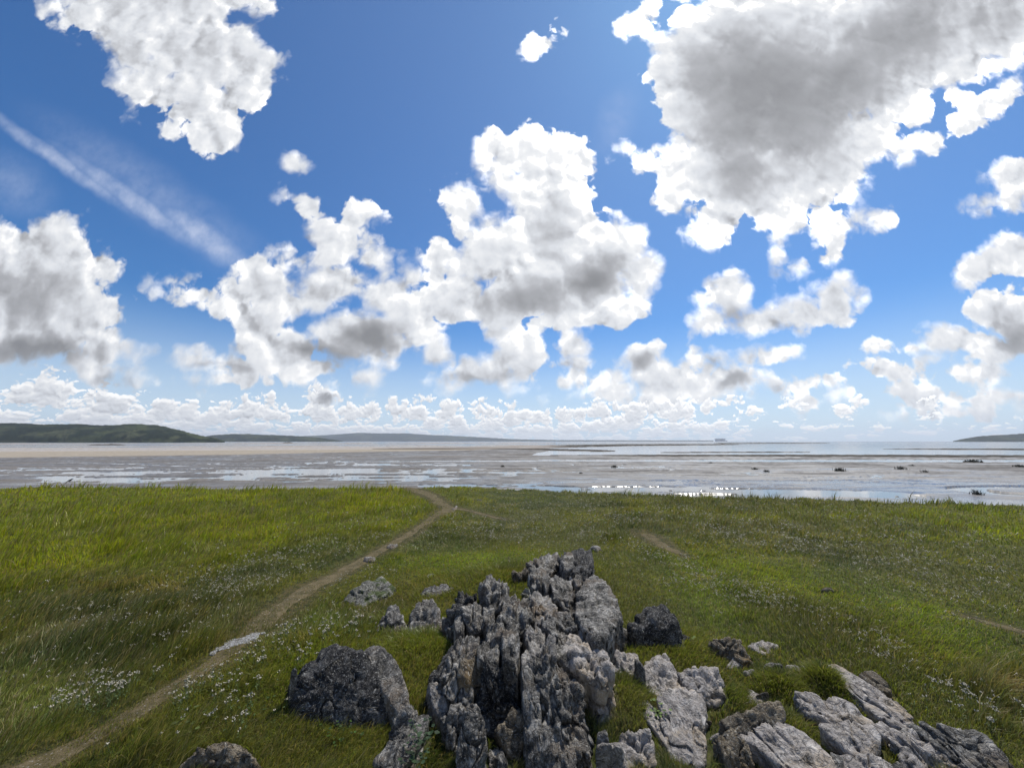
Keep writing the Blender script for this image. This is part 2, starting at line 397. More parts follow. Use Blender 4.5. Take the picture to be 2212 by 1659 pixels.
# turf mounds near the stones: survey px, py, radius m, height m
MOUNDS = [(1120, 1330, 1.6, .12), (1300, 1450, .9, .10), (1690, 1492, .22, .10), (1775, 1490, .15, .10), (1560, 1510, .22, .08), (1700, 1570, .2, .06), (1800, 1505, .18, .09), (1890, 1470, .8, .06), (700, 1400, .8, .1), (900, 1420, .5, .08), (1350, 1540, .35, .08), (2000, 1400, 1.2, .1), (560, 1500, .9, .06), (1060, 1265, .9, .12), (1450, 1400, .5, .10), (1000, 1400, .4, .06)]
MND = [(at(px, py), r, h) for (px, py, r, h) in MOUNDS]
def ground_z(x, y):
    x = np.asarray(x, float); y = np.asarray(y, float)
    a = np.arctan2(x, y); r = np.hypot(x, y); R = edge_r(a)
    z = .09 * fbm(x * .23, y * .23, 1.5, 3, 21) + .035 * fbm(x * 1.3, y * 1.3, 0, 3, 22) * sstep(30, 8, r)
    for (c, rr, h) in MND: z = z + h * np.exp(-((x - c[0]) ** 2 + (y - c[1]) ** 2) / (rr * rr))
    z = z * sstep(0, 4, R - r + 2)
    t = np.clip((r - R) / 2.2, 0, 1)
    return z - 2.0 * (t * .75 + t * t * .25)
# worn path: survey centreline and half width in m
PATH = [(-150, 1760, .26), (80, 1650, .26), (250, 1570, .23), (400, 1480, .20), (500, 1418, .24), (590, 1330, .33), (660, 1272, .30), (740, 1232, .24), (810, 1196, .22), (880, 1158, .24), (935, 1120, .28), (968, 1100, .40), (945, 1080, .45), (915, 1064, .55), (880, 1052, .60)]
PP = np.array([list(at(a, b)[:2]) + [w] for a, b, w in PATH])
BR = [(980, 1098, .25), (1030, 1108, .18), (1090, 1120, .18)]
P2 = [(1385, 1150, .30), (1420, 1172, .36), (1450, 1190, .25), (1480, 1205, .14)]
P3 = [(2090, 1330, .08), (2150, 1350, .16), (2260, 1385, .22)]
def seg_dist(x, y, P):
    best = np.full(np.shape(x), 1e9)
    for i in range(len(P) - 1):
        a, b = P[i], P[i + 1]; dx, dy = b[0] - a[0], b[1] - a[1]
        t = np.clip(((x - a[0]) * dx + (y - a[1]) * dy) / (dx * dx + dy * dy), 0, 1)
        d = np.hypot(x - a[0] - t * dx, y - a[1] - t * dy) - (a[2] + t * (b[2] - a[2]))
        best = np.minimum(best, d)
    return best
PBR = np.array([list(at(a, b)[:2]) + [w] for a, b, w in BR]); PP2 = np.array([list(at(a, b)[:2]) + [w] for a, b, w in P2]); PP3 = np.array([list(at(a, b)[:2]) + [w] for a, b, w in P3])
def path_d(x, y):
    n = .12 * fbm(x * 1.6, y * 1.6, 0, 4, 31)
    d = seg_dist(x, y, PP)
    for q in (PBR, PP2, PP3): d = np.minimum(d, seg_dist(x, y, q))
    return d + n
def gauss_px(px, py, cx, cy, sx, sy, rot=0):
    c, s = math.cos(math.radians(rot)), math.sin(math.radians(rot))
    dx, dy = px - cx, py - cy; u = (dx * c + dy * s) / sx; v = (-dx * s + dy * c) / sy
    return np.exp(-(u * u + v * v))
C_LUSH = np.array([.190, .205, .014]); C_MEAD = np.array([.130, .132, .030]); C_DARK = np.array([.050, .068, .020])
C_MOSS = np.array([.150, .185, .022]); C_DRY = np.array([.24, .19, .085]); C_GREY = np.array([.130, .125, .062]); C_RUST = np.array([.17, .105, .045])
def turf_tint(x, y):
    """own colour of the turf by place (species), before light"""
    px, py, _ = to_px(x, y, 0 * x)
    w_l = np.clip(sstep(1250, 1150, py + .15 * (px - 500)) * sstep(1080, 850, px) + gauss_px(px, py, 2190, 1145, 170, 45) + gauss_px(px, py, 1900, 1110, 300, 14) * .7, 0, 1)
    moss = np.clip(gauss_px(px, py, 1040, 1210, 190, 28) + gauss_px(px, py, 1530, 1310, 110, 50, 25) + gauss_px(px, py, 1800, 1270, 330, 40, 12) * .8 + gauss_px(px, py, 640, 1460, 90, 30, -35) * .9 + gauss_px(px, py, 2080, 1390, 180, 40, 20) * .8
                   + gauss_px(px, py, 900, 1390, 120, 40) * .8 + gauss_px(px, py, 60, 1530, 140, 70) * .6 + gauss_px(px, py, 700, 1340, 60, 40, -30) * .7, 0, 1)
    grey = np.clip(gauss_px(px, py, 1600, 1160, 500, 60, 5) + gauss_px(px, py, 300, 1330, 260, 60, 0) * .7 + gauss_px(px, py, 1060, 1150, 250, 40) * .5, 0, 1)
    rust = np.clip(gauss_px(px, py, 880, 1290, 90, 20) + gauss_px(px, py, 1130, 1250, 40, 20) + gauss_px(px, py, 250, 1260, 160, 25) * .7 + gauss_px(px, py, 2190, 1500, 60, 40) * .8, 0, 1)
    n = fbm(x * .55, y * .55, 0, 4, 41) ; n2 = fbm(x * .16, y * .16, 3, 3, 44); n3 = fbm(x * 2.2, y * 2.2, 0, 3, 47)
    def mixc(c, k, w): return c * (1 - w[..., None]) + k * w[..., None]
    c = C_MEAD + 0 * px[..., None]
    c = mixc(c, C_DARK, sstep(-.15, .35, n + .4 * n2) * .75)
    c = mixc(c, C_GREY, grey * sstep(-.3, .3, n3) * .7)
    c = mixc(c, C_LUSH, w_l * (.75 + .25 * sstep(-.3, .3, n)))
    c = mixc(c, C_MOSS * 1.15, np.clip(moss * (.85 + .6 * n), 0, 1))
    c = mixc(c, C_RUST, np.clip(rust * (.5 + n3), 0, .7))
    c = mixc(c, C_DRY, sstep(.30, .55, n3 * .6 + n * .5) * .35)
    return 1.45 * c * (1 + (.22 * n3 + .22 * n2)[..., None])

m_ground, t, out = material('turf_soil')
co = objco(t)
c = t.mix(t.mr(t.noise(co, 9.0, 6.0, .65), .35, .65), (.03, .035, .012, 1), t.v('SCALE', attr(t, 'tint'), scale=.6))
c = t.mix(t.mr(t.noise(co, 30.0, 4.0, .7), .56, .70), c, (.10, .085, .05, 1))
principled(t, out, Base_Color=c, Roughness=.95, Specular_IOR_Level=.15, Normal=bump(t, t.noise(co, 26.0, 5.0, .7), .03, .8))
na = 1100; fr = np.linspace(-1.18, 1.18, na - 120); bk = np.linspace(1.18, 2 * math.pi - 1.18, 122)[1:-1]
ang = np.concatenate([fr, bk]); nr = 300
s = np.linspace(0, 1, nr) ** 1.9
R = edge_r(ang)
rad = .25 + s[:, None] * (R[None] + 2.6 - .25)
gx = rad * np.sin(ang)[None]; gy = rad * np.cos(ang)[None]
gz = ground_z(gx, gy)
V = np.stack([gx, gy, gz], -1).reshape(-1, 3)
V = np.concatenate([V, [[0, 0, ground_z(np.array([0.]), np.array([0.]))[0]]]])
F4 = grid_faces(nr, na, True)[:, ::-1]; j = np.arange(na); F3 = np.stack([(j + 1) % na, j, np.full(na, len(V) - 1)], -1)
tint = np.concatenate([turf_tint(gx, gy).reshape(-1, 3), [[.1, .12, .03]]])
pd_ = np.concatenate([path_d(gx, gy).ravel(), [9.]])
wpt = sstep(.12, -.05, pd_)[:, None]
tint = tint * (1 - wpt) + C_DRY * .7 * wpt
ground = new_mesh('ground', V, [F4, F3], m_ground, attrs={'tint': tint}); tag(ground, kind='structure')

# path sheets, a few millimetres above the soil
m_path, t, out = material('trodden_path')
co = objco(t)
c = t.ramp(t.noise(co, 5.0, 6.0, .65), [(.30, (.05, .048, .02)), (.46, (.10, .082, .042)), (.60, (.15, .118, .066)), (.70, (.075, .08, .028))])
c = t.mix(t.mr(t.noise(co, 40.0, 3.0, .7), .60, .70), c, (.34, .31, .27, 1))
principled(t, out, Base_Color=c, Roughness=.95, Specular_IOR_Level=.1, Normal=bump(t, t.noise(co, 30.0, 6.0, .7), .02, .9))
def sheet(name, P, mat, lift=.006, n=260, m=15, extra=.10, seed=3):
    d = np.r_[0, np.cumsum(np.hypot(np.diff(P[:, 0]), np.diff(P[:, 1])))]; q = np.linspace(0, d[-1], n)
    x = np.interp(q, d, P[:, 0]); y = np.interp(q, d, P[:, 1]); w = np.interp(q, d, P[:, 2])
    for _ in range(12): x[1:-1] = (x[:-2] + x[2:] + 2 * x[1:-1]) / 4; y[1:-1] = (y[:-2] + y[2:] + 2 * y[1:-1]) / 4
    tx, ty = np.gradient(x), np.gradient(y); l = np.hypot(tx, ty); nx, ny = ty / l, -tx / l
    wl = .60 * w * (1 + .75 * fbm(q * 1.2, 0, 0, 4, seed)); wr = .60 * w * (1 + .75 * fbm(q * 1.2, 9., 0, 4, seed + 7))
    fade = np.minimum(1, np.minimum(q, q[-1] - q) / .4 + .05)
    uu = np.linspace(-1, 1, m)
    off = np.where(uu[None] < 0, uu[None] * (wl * fade)[:, None], uu[None] * (wr * fade)[:, None])
    X = x[:, None] + nx[:, None] * off; Y = y[:, None] + ny[:, None] * off
    Z = ground_z(X, Y) + lift + .012 * (1 - uu[None] ** 2) * 0 - .02 * (np.abs(uu[None]) > .99)
    o = new_mesh(name, np.stack([X, Y, Z], -1).reshape(-1, 3), grid_faces(n, m), mat)
    return o
for P_, nm, sd_ in ((PP, 'path', 3), (PBR, 'path', 4), (PP2, 'path', 5), (PP3, 'path', 6)):
    tag(sheet(nm, P_, m_path, seed=sd_), kind='structure')

# ================================================================== mudflat and water
SEA = -1.62
na2f, na2b = 1300, 90; ang = np.concatenate([np.linspace(-1.15, 1.15, na2f), np.linspace(1.15, 2 * math.pi - 1.15, na2b + 2)[1:-1]])
inv = np.linspace(1 / 16., 1 / 9000., 420); rr = np.concatenate([1 / inv])
X = rr[:, None] * np.sin(ang)[None]; Y = rr[:, None] * np.cos(ang)[None]
px, py, _ = to_px(X, Y, SEA + 0 * X); front = (Y > 3)
v = np.where(front, py - 953, 20 + 0 * X); px = np.where(front, px, 300)
def strip(cx, cv, hw, soft=1.0):
    """band along survey line cx->cv with half width hw (arrays), 0..1"""
    c = np.interp(px, cx, cv); w = np.interp(px, cx, hw)
    return np.clip(1 - (np.abs(v - c) - w) / soft, 0, 1) * (w > .05)
big = fbm(X / 60, Y / 60, 0, 4, 61); mid = fbm(X / 9, Y / 9, 0, 4, 62); fine = fbm(X / 2.2, Y / 2.2, 0, 4, 63)
lin = fbm(X / 26, Y / 5, 0, 4, 64)
h = .10 + .05 * mid + .02 * fine
rim_ = strip([900, 1050, 1300, 1500, 1700, 1900, 2000], [98, 99, 104, 109, 115, 118, 121], [0, 3, 5, 6, 7, 5, 0], 9.0)
# pools: how much of the ground is under water by area
pool = .0 * px
pool = np.maximum(pool, .95 * gauss_px(px, v, 760, 72, 430, 20)); pool = np.maximum(pool, .75 * gauss_px(px, v, 900, 52, 260, 10)); pool = np.maximum(pool, .8 * gauss_px(px, v, 230, 80, 300, 12))
pool = np.maximum(pool, .80 * np.clip(rim_, 0, 1)); pool = np.maximum(pool, .60 * gauss_px(px, v, 600, 62, 900, 34)); pool = np.maximum(pool, .42 * gauss_px(px, v, 1700, 80, 700, 30)); pool = np.maximum(pool, .75 * gauss_px(px, v, 1380, 58, 170, 5)); pool = np.maximum(pool, .5 * gauss_px(px, v, 1200, 62, 200, 8)); pool = np.maximum(pool, .5 * gauss_px(px, v, 1250, 95, 160, 8))
lin2 = fbm(X / 8, Y / 1.4, 0, 5, 66, .6); pn = .25 * lin + .30 * mid + .55 * lin2 + .30 * fine
h = h - .33 * pool * (pool > .05) * sstep(-.16, .06, pn + (pool - .72) * .50) * 1.0
# far left shallow water and sand, centre bank, right hand water
farwater = np.clip(sstep(34, 30, v) * sstep(1080, 1250, px + 30 * big), 0, 1)
h = np.where(farwater > .5, -.12 + .10 * (lin * .6 + big) * sstep(.15, .6, lin), h)
lw = sstep(17, 15, v) * sstep(1250, 1150, px)
h = np.where(lw > .5, -.05 + .16 * np.sin(v * 1.3 + 2.5 * big + px * .002) * (v > 3) + .05 * big, h)
sand = strip([-500, 0, 500, 800, 1000, 1100], [29, 29, 24, 19, 17, 16], [7, 7, 5.5, 4, 2.5, 0], .8)
sand2 = strip([-500, 0, 700, 1100], [19, 18.5, 15, 13], [4, 4, 3, 0], 1.2)
bank = np.maximum(strip([800, 960, 1150, 1350, 1560, 1600], [17, 15.5, 12.5, 8.5, 7.2, 7], [0, 2.2, 3.0, 1.8, .8, 0], .7), strip([1000, 1180, 1300, 1330], [15, 18, 21, 21], [0, 1.6, 1.4, 0], .7))
bank = np.maximum(bank, strip([1540, 1560, 1720, 1800], [4.8, 4.8, 4.4, 4.4], [0, .8, .6, 0], .5))
bank = np.maximum(bank, strip([1180, 1400, 1800, 2300, 2600], [31, 31.5, 32, 34, 35], [0, 1.3, 2.2, 2.8, 3.0], .8) * (.6 + .4 * (lin > -.35)))
bank = np.maximum(bank, strip([1900, 2000, 2300, 2600], [17, 17, 18, 18], [0, .8, 1.6, 2.0], .7))
bank = np.maximum(bank, strip([1420, 1500, 1650, 1760], [24.5, 24.3, 23.8, 23.5], [0, .6, .6, 0], .5))
h = np.where(sand > .3, .12, h); h = np.where(sand2 > .3, .03 + .05 * lin, h); h = np.where(bank > .3, .14, h)
chan = strip([640, 800, 1200, 1700, 2300, 2600], [46, 44, 42, 42.5, 43, 43], [0, .8, 1.6, 2.2, 2.6, 3], .6)
h = np.where((chan > .4) & (bank < .3), -.1, h)
# creek loop on the right and curved runnels
c0 = at(2290, 1064, SEA); e_ = np.hypot((X - c0[0]) / 8.2, (Y - c0[1]) / 4.6)
h = np.where((e_ > .62) & (e_ < .97 + .05 * mid), -.10, h)
c1 = at(1300, 1012, SEA); e1 = np.hypot((X - c1[0]) / 11., (Y - c1[1]) / 8.)
h = np.where((e1 > .93) & (e1 < 1.0) & (v > 40), -.06, h)
c2 = at(1290, 1004, SEA); e2 = np.hypot((X - c2[0]) / 5., (Y - c2[1]) / 5.)
h = np.where((e2 > .85) & (e2 < 1.0) & (v > 40), -.06, h)
h = np.where(v < 3.0, -.3, h); h = np.where(rr[:, None] < 18, .1, h)
Z = SEA + h
tintm = np.array([.165, .155, .143]) + 0 * X[..., None]
def mixc(c, k, w): return c * (1 - w[..., None]) + np.array(k) * w[..., None]
tintm = mixc(tintm, (.22, .19, .155), sstep(-.1, .5, lin + .5 * big) * .6)
tintm = mixc(tintm, (.13, .12, .115), sstep(0, .5, fine) * .5)
tintm = mixc(tintm, (.40, .345, .27), np.clip(sand, 0, 1)); tintm = mixc(tintm, (.50, .45, .40), np.clip(sand2 * .8, 0, 1))
tintm = mixc(tintm, (.055, .045, .032), np.clip(bank, 0, 1)); tintm = mixc(tintm, (.42, .37, .32), lw * .8)
wet = np.clip(.30 + .55 * sstep(70, 95, v) * sstep(900, 1200, px) + .25 * mid + .75 * lin2 + .30 * pool - .5 * sand - .3 * bank, 0, 1)
tw = np.stack([wet, wet, wet], -1)
V = np.stack([X, Y, Z], -1).reshape(-1, 3)
m_mud, t, out = material('tidal_mud')
co = objco(t); w_ = t.sep(attr(t, 'wet'))[0]
c = t.mix(t.mr(t.noise(co, .9, 5.0, .6), .3, .7), attr(t, 'tint'), t.v('SCALE', attr(t, 'tint'), scale=.72))
rg = t.mr(t.m('ADD', w_, t.m('MULTIPLY', t.m('SUBTRACT', t.noise(co, .35, 5.0, .65), .5), .9)), .15, .95, .85, .15, smooth=False)
principled(t, out, Base_Color=c, Roughness=rg, Specular_IOR_Level=t.mr(w_, .0, .5, .05, .5), Normal=bump(t, t.noise(co, 1.7, 6.0, .65), .05, .5))
F4 = grid_faces(len(rr), len(ang), True)
mud = new_mesh('mudflat', V, [F4], m_mud, attrs={'tint': tintm.reshape(-1, 3), 'wet': tw.reshape(-1, 3)}); tag(mud, kind='structure')
m_water, t, out = material('shallow_water')
co = objco(t)
wv = t.noise(t.v('MULTIPLY', co, (.5, 1.0, 1.0)), 1.6, 4.0, .6)
dist = t.v('LENGTH', co)
principled(t, out, Base_Color=(.11, .12, .125, 1), Roughness=t.mr(dist, 60, 500, .05, .20), Specular_IOR_Level=.5, IOR=1.33, Normal=bump(t, wv, .02, .35))
nw = 360; aa = np.linspace(0, 2 * math.pi, nw, endpoint=False); rw = np.array([14., 30., 60., 150., 400., 1500., 5000., 12000.])
V = np.stack([rw[:, None] * np.sin(aa), rw[:, None] * np.cos(aa), SEA + 0 * rw[:, None] * aa], -1).reshape(-1, 3)
water = new_mesh('water', V, [grid_faces(len(rw), nw, True)], m_water); tag(water, kind='structure')

# ================================================================== far hills
def hill(name, prof, D0, D1, seed, canopy, mat, step=3.0, rough=.06):
    pxs = np.arange(prof[0][0], prof[-1][0] + 1e-6, step); pyt = np.interp(pxs, [p[0] for p in prof], [p[1] for p in prof])
    k = np.array([1, 2, 3, 2, 1.]) / 9; pyt = np.convolve(np.pad(pyt, 2, 'edge'), k, 'valid')
    Dm = (D0 + D1) / 2; a = np.arctan((pxs - W0 / 2) / F0 / CP)
    hgt = np.maximum((953 - pyt) / F0 * Dm + 3.0, 0)                   # silhouette height above the flat
    tt = np.linspace(0, 1, 46); prf = np.sin(np.pi * tt) ** .7; prf[-1] = 0; prf[0] = 0
    d = D0 + (D1 - D0) * tt
    x = d[:, None] * np.tan(a)[None] ; y = d[:, None] + 0 * a[None]
    n = fbm(x / (Dm * .06), y / (Dm * .06), 0, 4, seed)
    z = SEA + hgt[None] * prf[:, None] * (1 + rough * 2.5 * n * (prf[:, None] < .97)) * (d / Dm)[:, None] ** .3
    edge = (prf > .05)[:, None]
    z = z + canopy * edge * (fbm(x / (canopy * 3.2), y / (canopy * 3.2), 0, 3, seed + 3) + .3) * np.minimum(1, hgt / 12)[None]
    wood = sstep(-.30, -.05, fbm(x / (Dm * .05), y / (Dm * .035), 0, 4, seed + 9))
    c = np.array([.055, .070, .028]) + 0 * x[..., None]; c = mixc(c, (.014, .024, .010), wood); c = mixc(c, (.12, .13, .06), sstep(.3, .5, fbm(x / (Dm * .03), y / (Dm * .03), 0, 2, seed + 5)) * .5)
    o = new_mesh(name, np.stack([x, y, z], -1).reshape(-1, 3), [grid_faces(len(tt), len(pxs))], mat, attrs={'tint': c.reshape(-1, 3)}); tag(o, kind='structure'); return o
m_hill, t, out = material('wooded_hillside')
co = objco(t)
c = t.mix(t.mr(t.noise(co, .05, 4.0, .7), .35, .65), attr(t, 'tint'), t.v('SCALE', attr(t, 'tint'), scale=.55))
principled(t, out, Base_Color=c, Roughness=1.0, Specular_IOR_Level=.05, Normal=bump(t, t.noise(co, .08, 4.0, .7), 4.0, .8))
hill('hills', [(-500, 905), (-300, 908), (-100, 915), (0, 917), (60, 916), (110, 918), (180, 917.5), (240, 921), (300, 917), (350, 920), (400, 930), (440, 941), (480, 948), (500, 953)], 1300, 1900, 71, 5.0, m_hill)
hill('hills', [(440, 946), (480, 940), (520, 938), (580, 940), (640, 942), (700, 946), (735, 951), (750, 953)], 3300, 4000, 81, 6.0, m_hill, 3)
hill('hills', [(560, 950), (640, 944), (720, 940), (780, 935.5), (830, 937), (880, 936.5), (930, 940), (980, 942), (1040, 945), (1110, 949), (1200, 951), (1400, 951.5), (1530, 951.6), (1535, 953)], 8000, 8900, 91, 9.0, m_hill, 4)
hill('hills', [(2038, 953), (2060, 949), (2090, 944), (2130, 941), (2170, 939), (2212, 936), (2300, 930), (2450, 926), (2600, 930)], 2500, 3100, 101, 6.0, m_hill, 3)

# ================================================================== limestone
def rock_material(name, lo, mid_, hi, lichen=.5, warm=None, moss=0.0, scale=1.0, bd=.055, lines=.45):
    m, t, out = material(name)
    co = objco(t)
    wob = t.v('SUBTRACT', t.noise(co, 3.0 * scale, 3.0, .6, col=True), (.5, .5, .5))
    cw = t.v('ADD', co, t.v('SCALE', wob, scale=.25))
    n1 = t.noise(cw, 4.5 * scale, 8.0, .68); n2 = t.noise(cw, 21.0 * scale, 6.0, .7)
    base = t.ramp(t.m('ADD', t.m('MULTIPLY', n1, .55), t.m('MULTIPLY', n2, .45)), [(.40, lo), (.50, mid_), (.59, hi)])
    if warm: base = t.mix(t.mr(t.noise(co, 2.1, 5.0, .6), .48, .66), base, (*warm, 1), 'MIX')
    # weathering lines along the bedding
    st = t.noise(t.v('MULTIPLY', cw, (26.0, 3.5, 3.5)), 1.0, 4.0, .6)
    base = t.mix(t.mr(st, .56, .70, 0, .55), base, t.v('SCALE', base, scale=.45))
    # pale lichen crusts; dark algae, its colour deepened in place of black shadows
    lv = t.vor(cw, 19.0 * scale, 2.0, .6); ln = t.noise(co, 5.0, 4.0, .65)
    lich = t.m('MULTIPLY', t.mr(lv, .34, .20), t.mr(ln, .50, .62))
    base = t.mix(t.m('MULTIPLY', lich, lichen), base, (.47, .47, .43, 1))
    al = t.mr(t.noise(cw, 6.5 * scale, 7.0, .7), .52, .62)
    base = t.mix(t.m('MULTIPLY', al, .72), base, (.022, .022, .021, 1))
    fine = t.mr(t.noise(cw, 48.0 * scale, 5.0, .78), .54, .64)
    base = t.mix(t.m('MULTIPLY', fine, .60), base, (.56, .55, .51, 1))  # pale specks painted into the rock colour as highlights
    if moss: base = t.mix(t.m('MULTIPLY', t.mr(t.noise(co, 6.0, 5.0, .6), .50, .60), moss), base, (.06, .085, .015, 1))
    cr = t.vor(cw, 7.0 * scale, 2.0, .6, feature='DISTANCE_TO_EDGE')
    crk = t.mr(cr, 0.0, .035)
    hgt = t.m('ADD', t.m('MULTIPLY', t.noise(cw, 16.0 * scale, 9.0, .72), .75), t.m('MULTIPLY', crk, .22))
    hgt = t.m('ADD', hgt, t.m('MULTIPLY', st, .35))
    hgt = t.m('ADD', hgt, t.m('MULTIPLY', t.vor(cw, 34.0 * scale, 2.0, .6), .22))
    principled(t, out, Base_Color=base, Roughness=.88, Specular_IOR_Level=.25, Normal=bump(t, hgt, bd, 1.0))
    return m
m_grey = rock_material('limestone', (.032, .031, .029), (.145, .137, .124), (.46, .44, .40), .85, warm=(.15, .12, .09))
m_crest = rock_material('limestone_pale', (.10, .095, .085), (.26, .24, .22), (.46, .44, .40), .7, warm=(.25, .19, .13))
m_dark = rock_material('limestone_dark', (.012, .012, .012), (.036, .035, .035), (.15, .147, .14), .9)
m_tan = rock_material('limestone_tan', (.15, .135, .12), (.33, .30, .275), (.52, .49, .455), .35, warm=(.38, .31, .23), bd=.035)
m_brown = rock_material('limestone_brown', (.06, .05, .035), (.17, .14, .10), (.33, .29, .22), .4, warm=(.20, .14, .07))
m_moss = rock_material('limestone_mossy', (.06, .06, .05), (.17, .165, .14), (.34, .33, .29), .45, moss=.85)

_ico = {}
def ico(level):
    if level not in _ico:
        bm = bmesh.new(); bmesh.ops.create_icosphere(bm, subdivisions=level, radius=1.0)
        bm.verts.ensure_lookup_table()
        _ico[level] = (np.array([v.co[:] for v in bm.verts]), np.array([[v.index for v in f.verts] for f in bm.faces])); bm.free()
    return _ico[level]
def hull_planes(P):
    bm = bmesh.new()
    for p in P: bm.verts.new(p)
    r = bmesh.ops.convex_hull(bm, input=bm.verts)
    bmesh.ops.recalc_face_normals(bm, faces=bm.faces)
    N = []; Dd = []
    for f in bm.faces:
        if f.calc_area() > 1e-7: N.append(f.normal[:]); Dd.append(f.normal.dot(f.verts[0].co))
    bm.free(); N = np.array(N); Dd = np.array(Dd)
    flip = (N @ P.mean(0)) > Dd; N[flip] *= -1; Dd[flip] *= -1
    return N, Dd
FR = {'A': (891.1, 1290.1, .2221), 'B': (731.5, 1157.1, .3608), 'C': (1263.5, 1363.3, .2405), 'D': (1729., 1396.5, .21826), 'E': (365.75, 1363.25, .27057), 'P': (0., 0., 1.)}
ROCKV = []
def rock_verts(fr, pts, zt, zb, back, level=5, rough=1.0, flute=0.0, seed=0, p=17, grow=1.09, tiltback=.62, zprof=None, drop=.25, strata=1.0, step=.15):
    ox, oy, sc = FR[fr]
    q = np.array([[ox + a[0] * sc, oy + a[1] * sc] for a in pts]); dzs = np.array([a[2] if len(a) > 2 else 0.0 for a in pts])
    qc = (q.max(0) + q.min(0)) / 2; q = qc + (q - qc) * grow
    y0, y1 = q[:, 1].min(), q[:, 1].max()
    if zprof is not None: z = np.array([zprof(b) for b in q[:, 1]]) + zt + dzs
    else: z = zt + (zb - zt) * ((q[:, 1] - y0) / max(y1 - y0, 1e-6)) + dzs
    P = np.array([at(a, b, c) for (a, b), c in zip(q, z)])
    cen = P.mean(0); away = np.array([cen[0], cen[1], 0]); away /= np.linalg.norm(away)
    top = z > (z.min() + .35 * (z.max() - z.min()))
    B = P[top] * .97 + cen * .03 + away * back; B[:, 2] -= tiltback * back
    allp = np.concatenate([P, B])
    G = allp.copy(); G[:, 2] = -drop; G[:, :2] += away[:2] * .04
    G = G * np.array([1, 1, 1])
    allp = np.concatenate([allp, G])
    N, Dd = hull_planes(allp)
    c = (allp.max(0) + allp.min(0)) / 2
    # principal box
    M = allp - allp.mean(0); U_, S_, Vt = np.linalg.svd(M, full_matrices=False)
    c = allp.mean(0); ext = np.abs(M @ Vt.T).max(0) + 1e-3
    dirs, F = ico(level)
    dw = (dirs * ext) @ Vt                                       # directions stretched to the box
    dn = np.linalg.norm(dw, axis=1, keepdims=True); dw = dw / dn
    k = Dd - N @ c
    k = np.maximum(k, 1e-3)
    s_ = np.maximum((dw @ N.T) / k, 0)
    tm = s_.max(1, keepdims=True)
    t_ = 1 / (tm[:, 0] * (((s_ / tm) ** p).sum(1)) ** (1 / p))
    V = c + dw * t_[:, None]
    # surface relief
    size = float(np.sort(ext)[0] * 2); size = min(max(size, .05), .6)
    nrm = dw / np.linalg.norm(dw, axis=1, keepdims=True)
    X, Y, Z = V.T; o = seed * 13.7
    r1 = fbm(X * 3.2 + o, Y * 3.2, Z * 3.2, 3, seed)                       # lumps
    fac = 1 - np.abs(fbm(X * 4.5, Y * 4.5 + o, Z * 4.5, 4, seed + 5)) * 2.2  # ridges and hollows
    st = 1 - np.abs(vnoise(X * 15 + 1.2 * r1 + o, Y * 2.6, Z * 3.6 + Y * 1.0, seed + 11)) * 2     # bedding joints
    st2 = vnoise(X * 34 + o, Y * 5, Z * 6, seed + 13)
    fn = fbm(X * 17, Y * 17, Z * 17 + o, 4, seed + 3, .6)
    d = size * rough * (.15 * r1 - .11 * np.maximum(fac - .35, 0) - strata * (.075 * np.maximum(st - .45, 0) * 2 + .018 * st2) + .060 * fn)
    if flute:
        fl = vnoise(X * 21 + .6 * r1, Y * 21 + .6 * r1, Z * 1.1, seed + 17) + .5 * vnoise(X * 48, Y * 48, Z * 2.0, seed + 19)
        side = 1 - np.abs(nrm[:, 2]) ** 2
        d = d + flute * fl * side
    # oblique fractures
    ct_ = 1 - np.abs(vnoise(X * 5 + Z * 4 + o, Y * 4, Z * 8 - X * 4, seed + 41)) * 2
    d = d - size * rough * .20 * np.clip((ct_ - .80) / .2, 0, 1) ** 1.5
    # stepped fracture faces
    qn = fbm(X * 5.5 + o, Y * 3.0, Z * 3.2, 3, seed + 31) * 5.0; fr_ = qn - np.floor(qn)
    d = d + size * rough * step * (np.floor(qn) + sstep(.40, .60, fr_)) / 5.0
    qn = fbm(X * 13 + o, Y * 9, Z * 8, 2, seed + 37) * 4.0; fr_ = qn - np.floor(qn)
    d = d + size * rough * step * .45 * (np.floor(qn) + sstep(.38, .62, fr_)) / 4.0
    # knobbly crest
    knob = fbm(X * 9, Y * 9, o, 3, seed + 23)
    V = V + nrm * d[:, None]; V[:, 2] += size * rough * .10 * knob * np.clip(nrm[:, 2], 0, 1)
    return V, F
def rock(name, fr, pts, zt, zb, back, mat, parent=None, **kw):
    V, F = rock_verts(fr, pts, zt, zb, back, **kw)
    ROCKV.append(V)
    c = V.mean(0); c[2] = 0
    if parent is not None: c = np.array(parent.location)
    o = new_mesh(name, V - c, [F], mat, loc=(tuple(c) if parent is None else None), parent=parent)
    return o

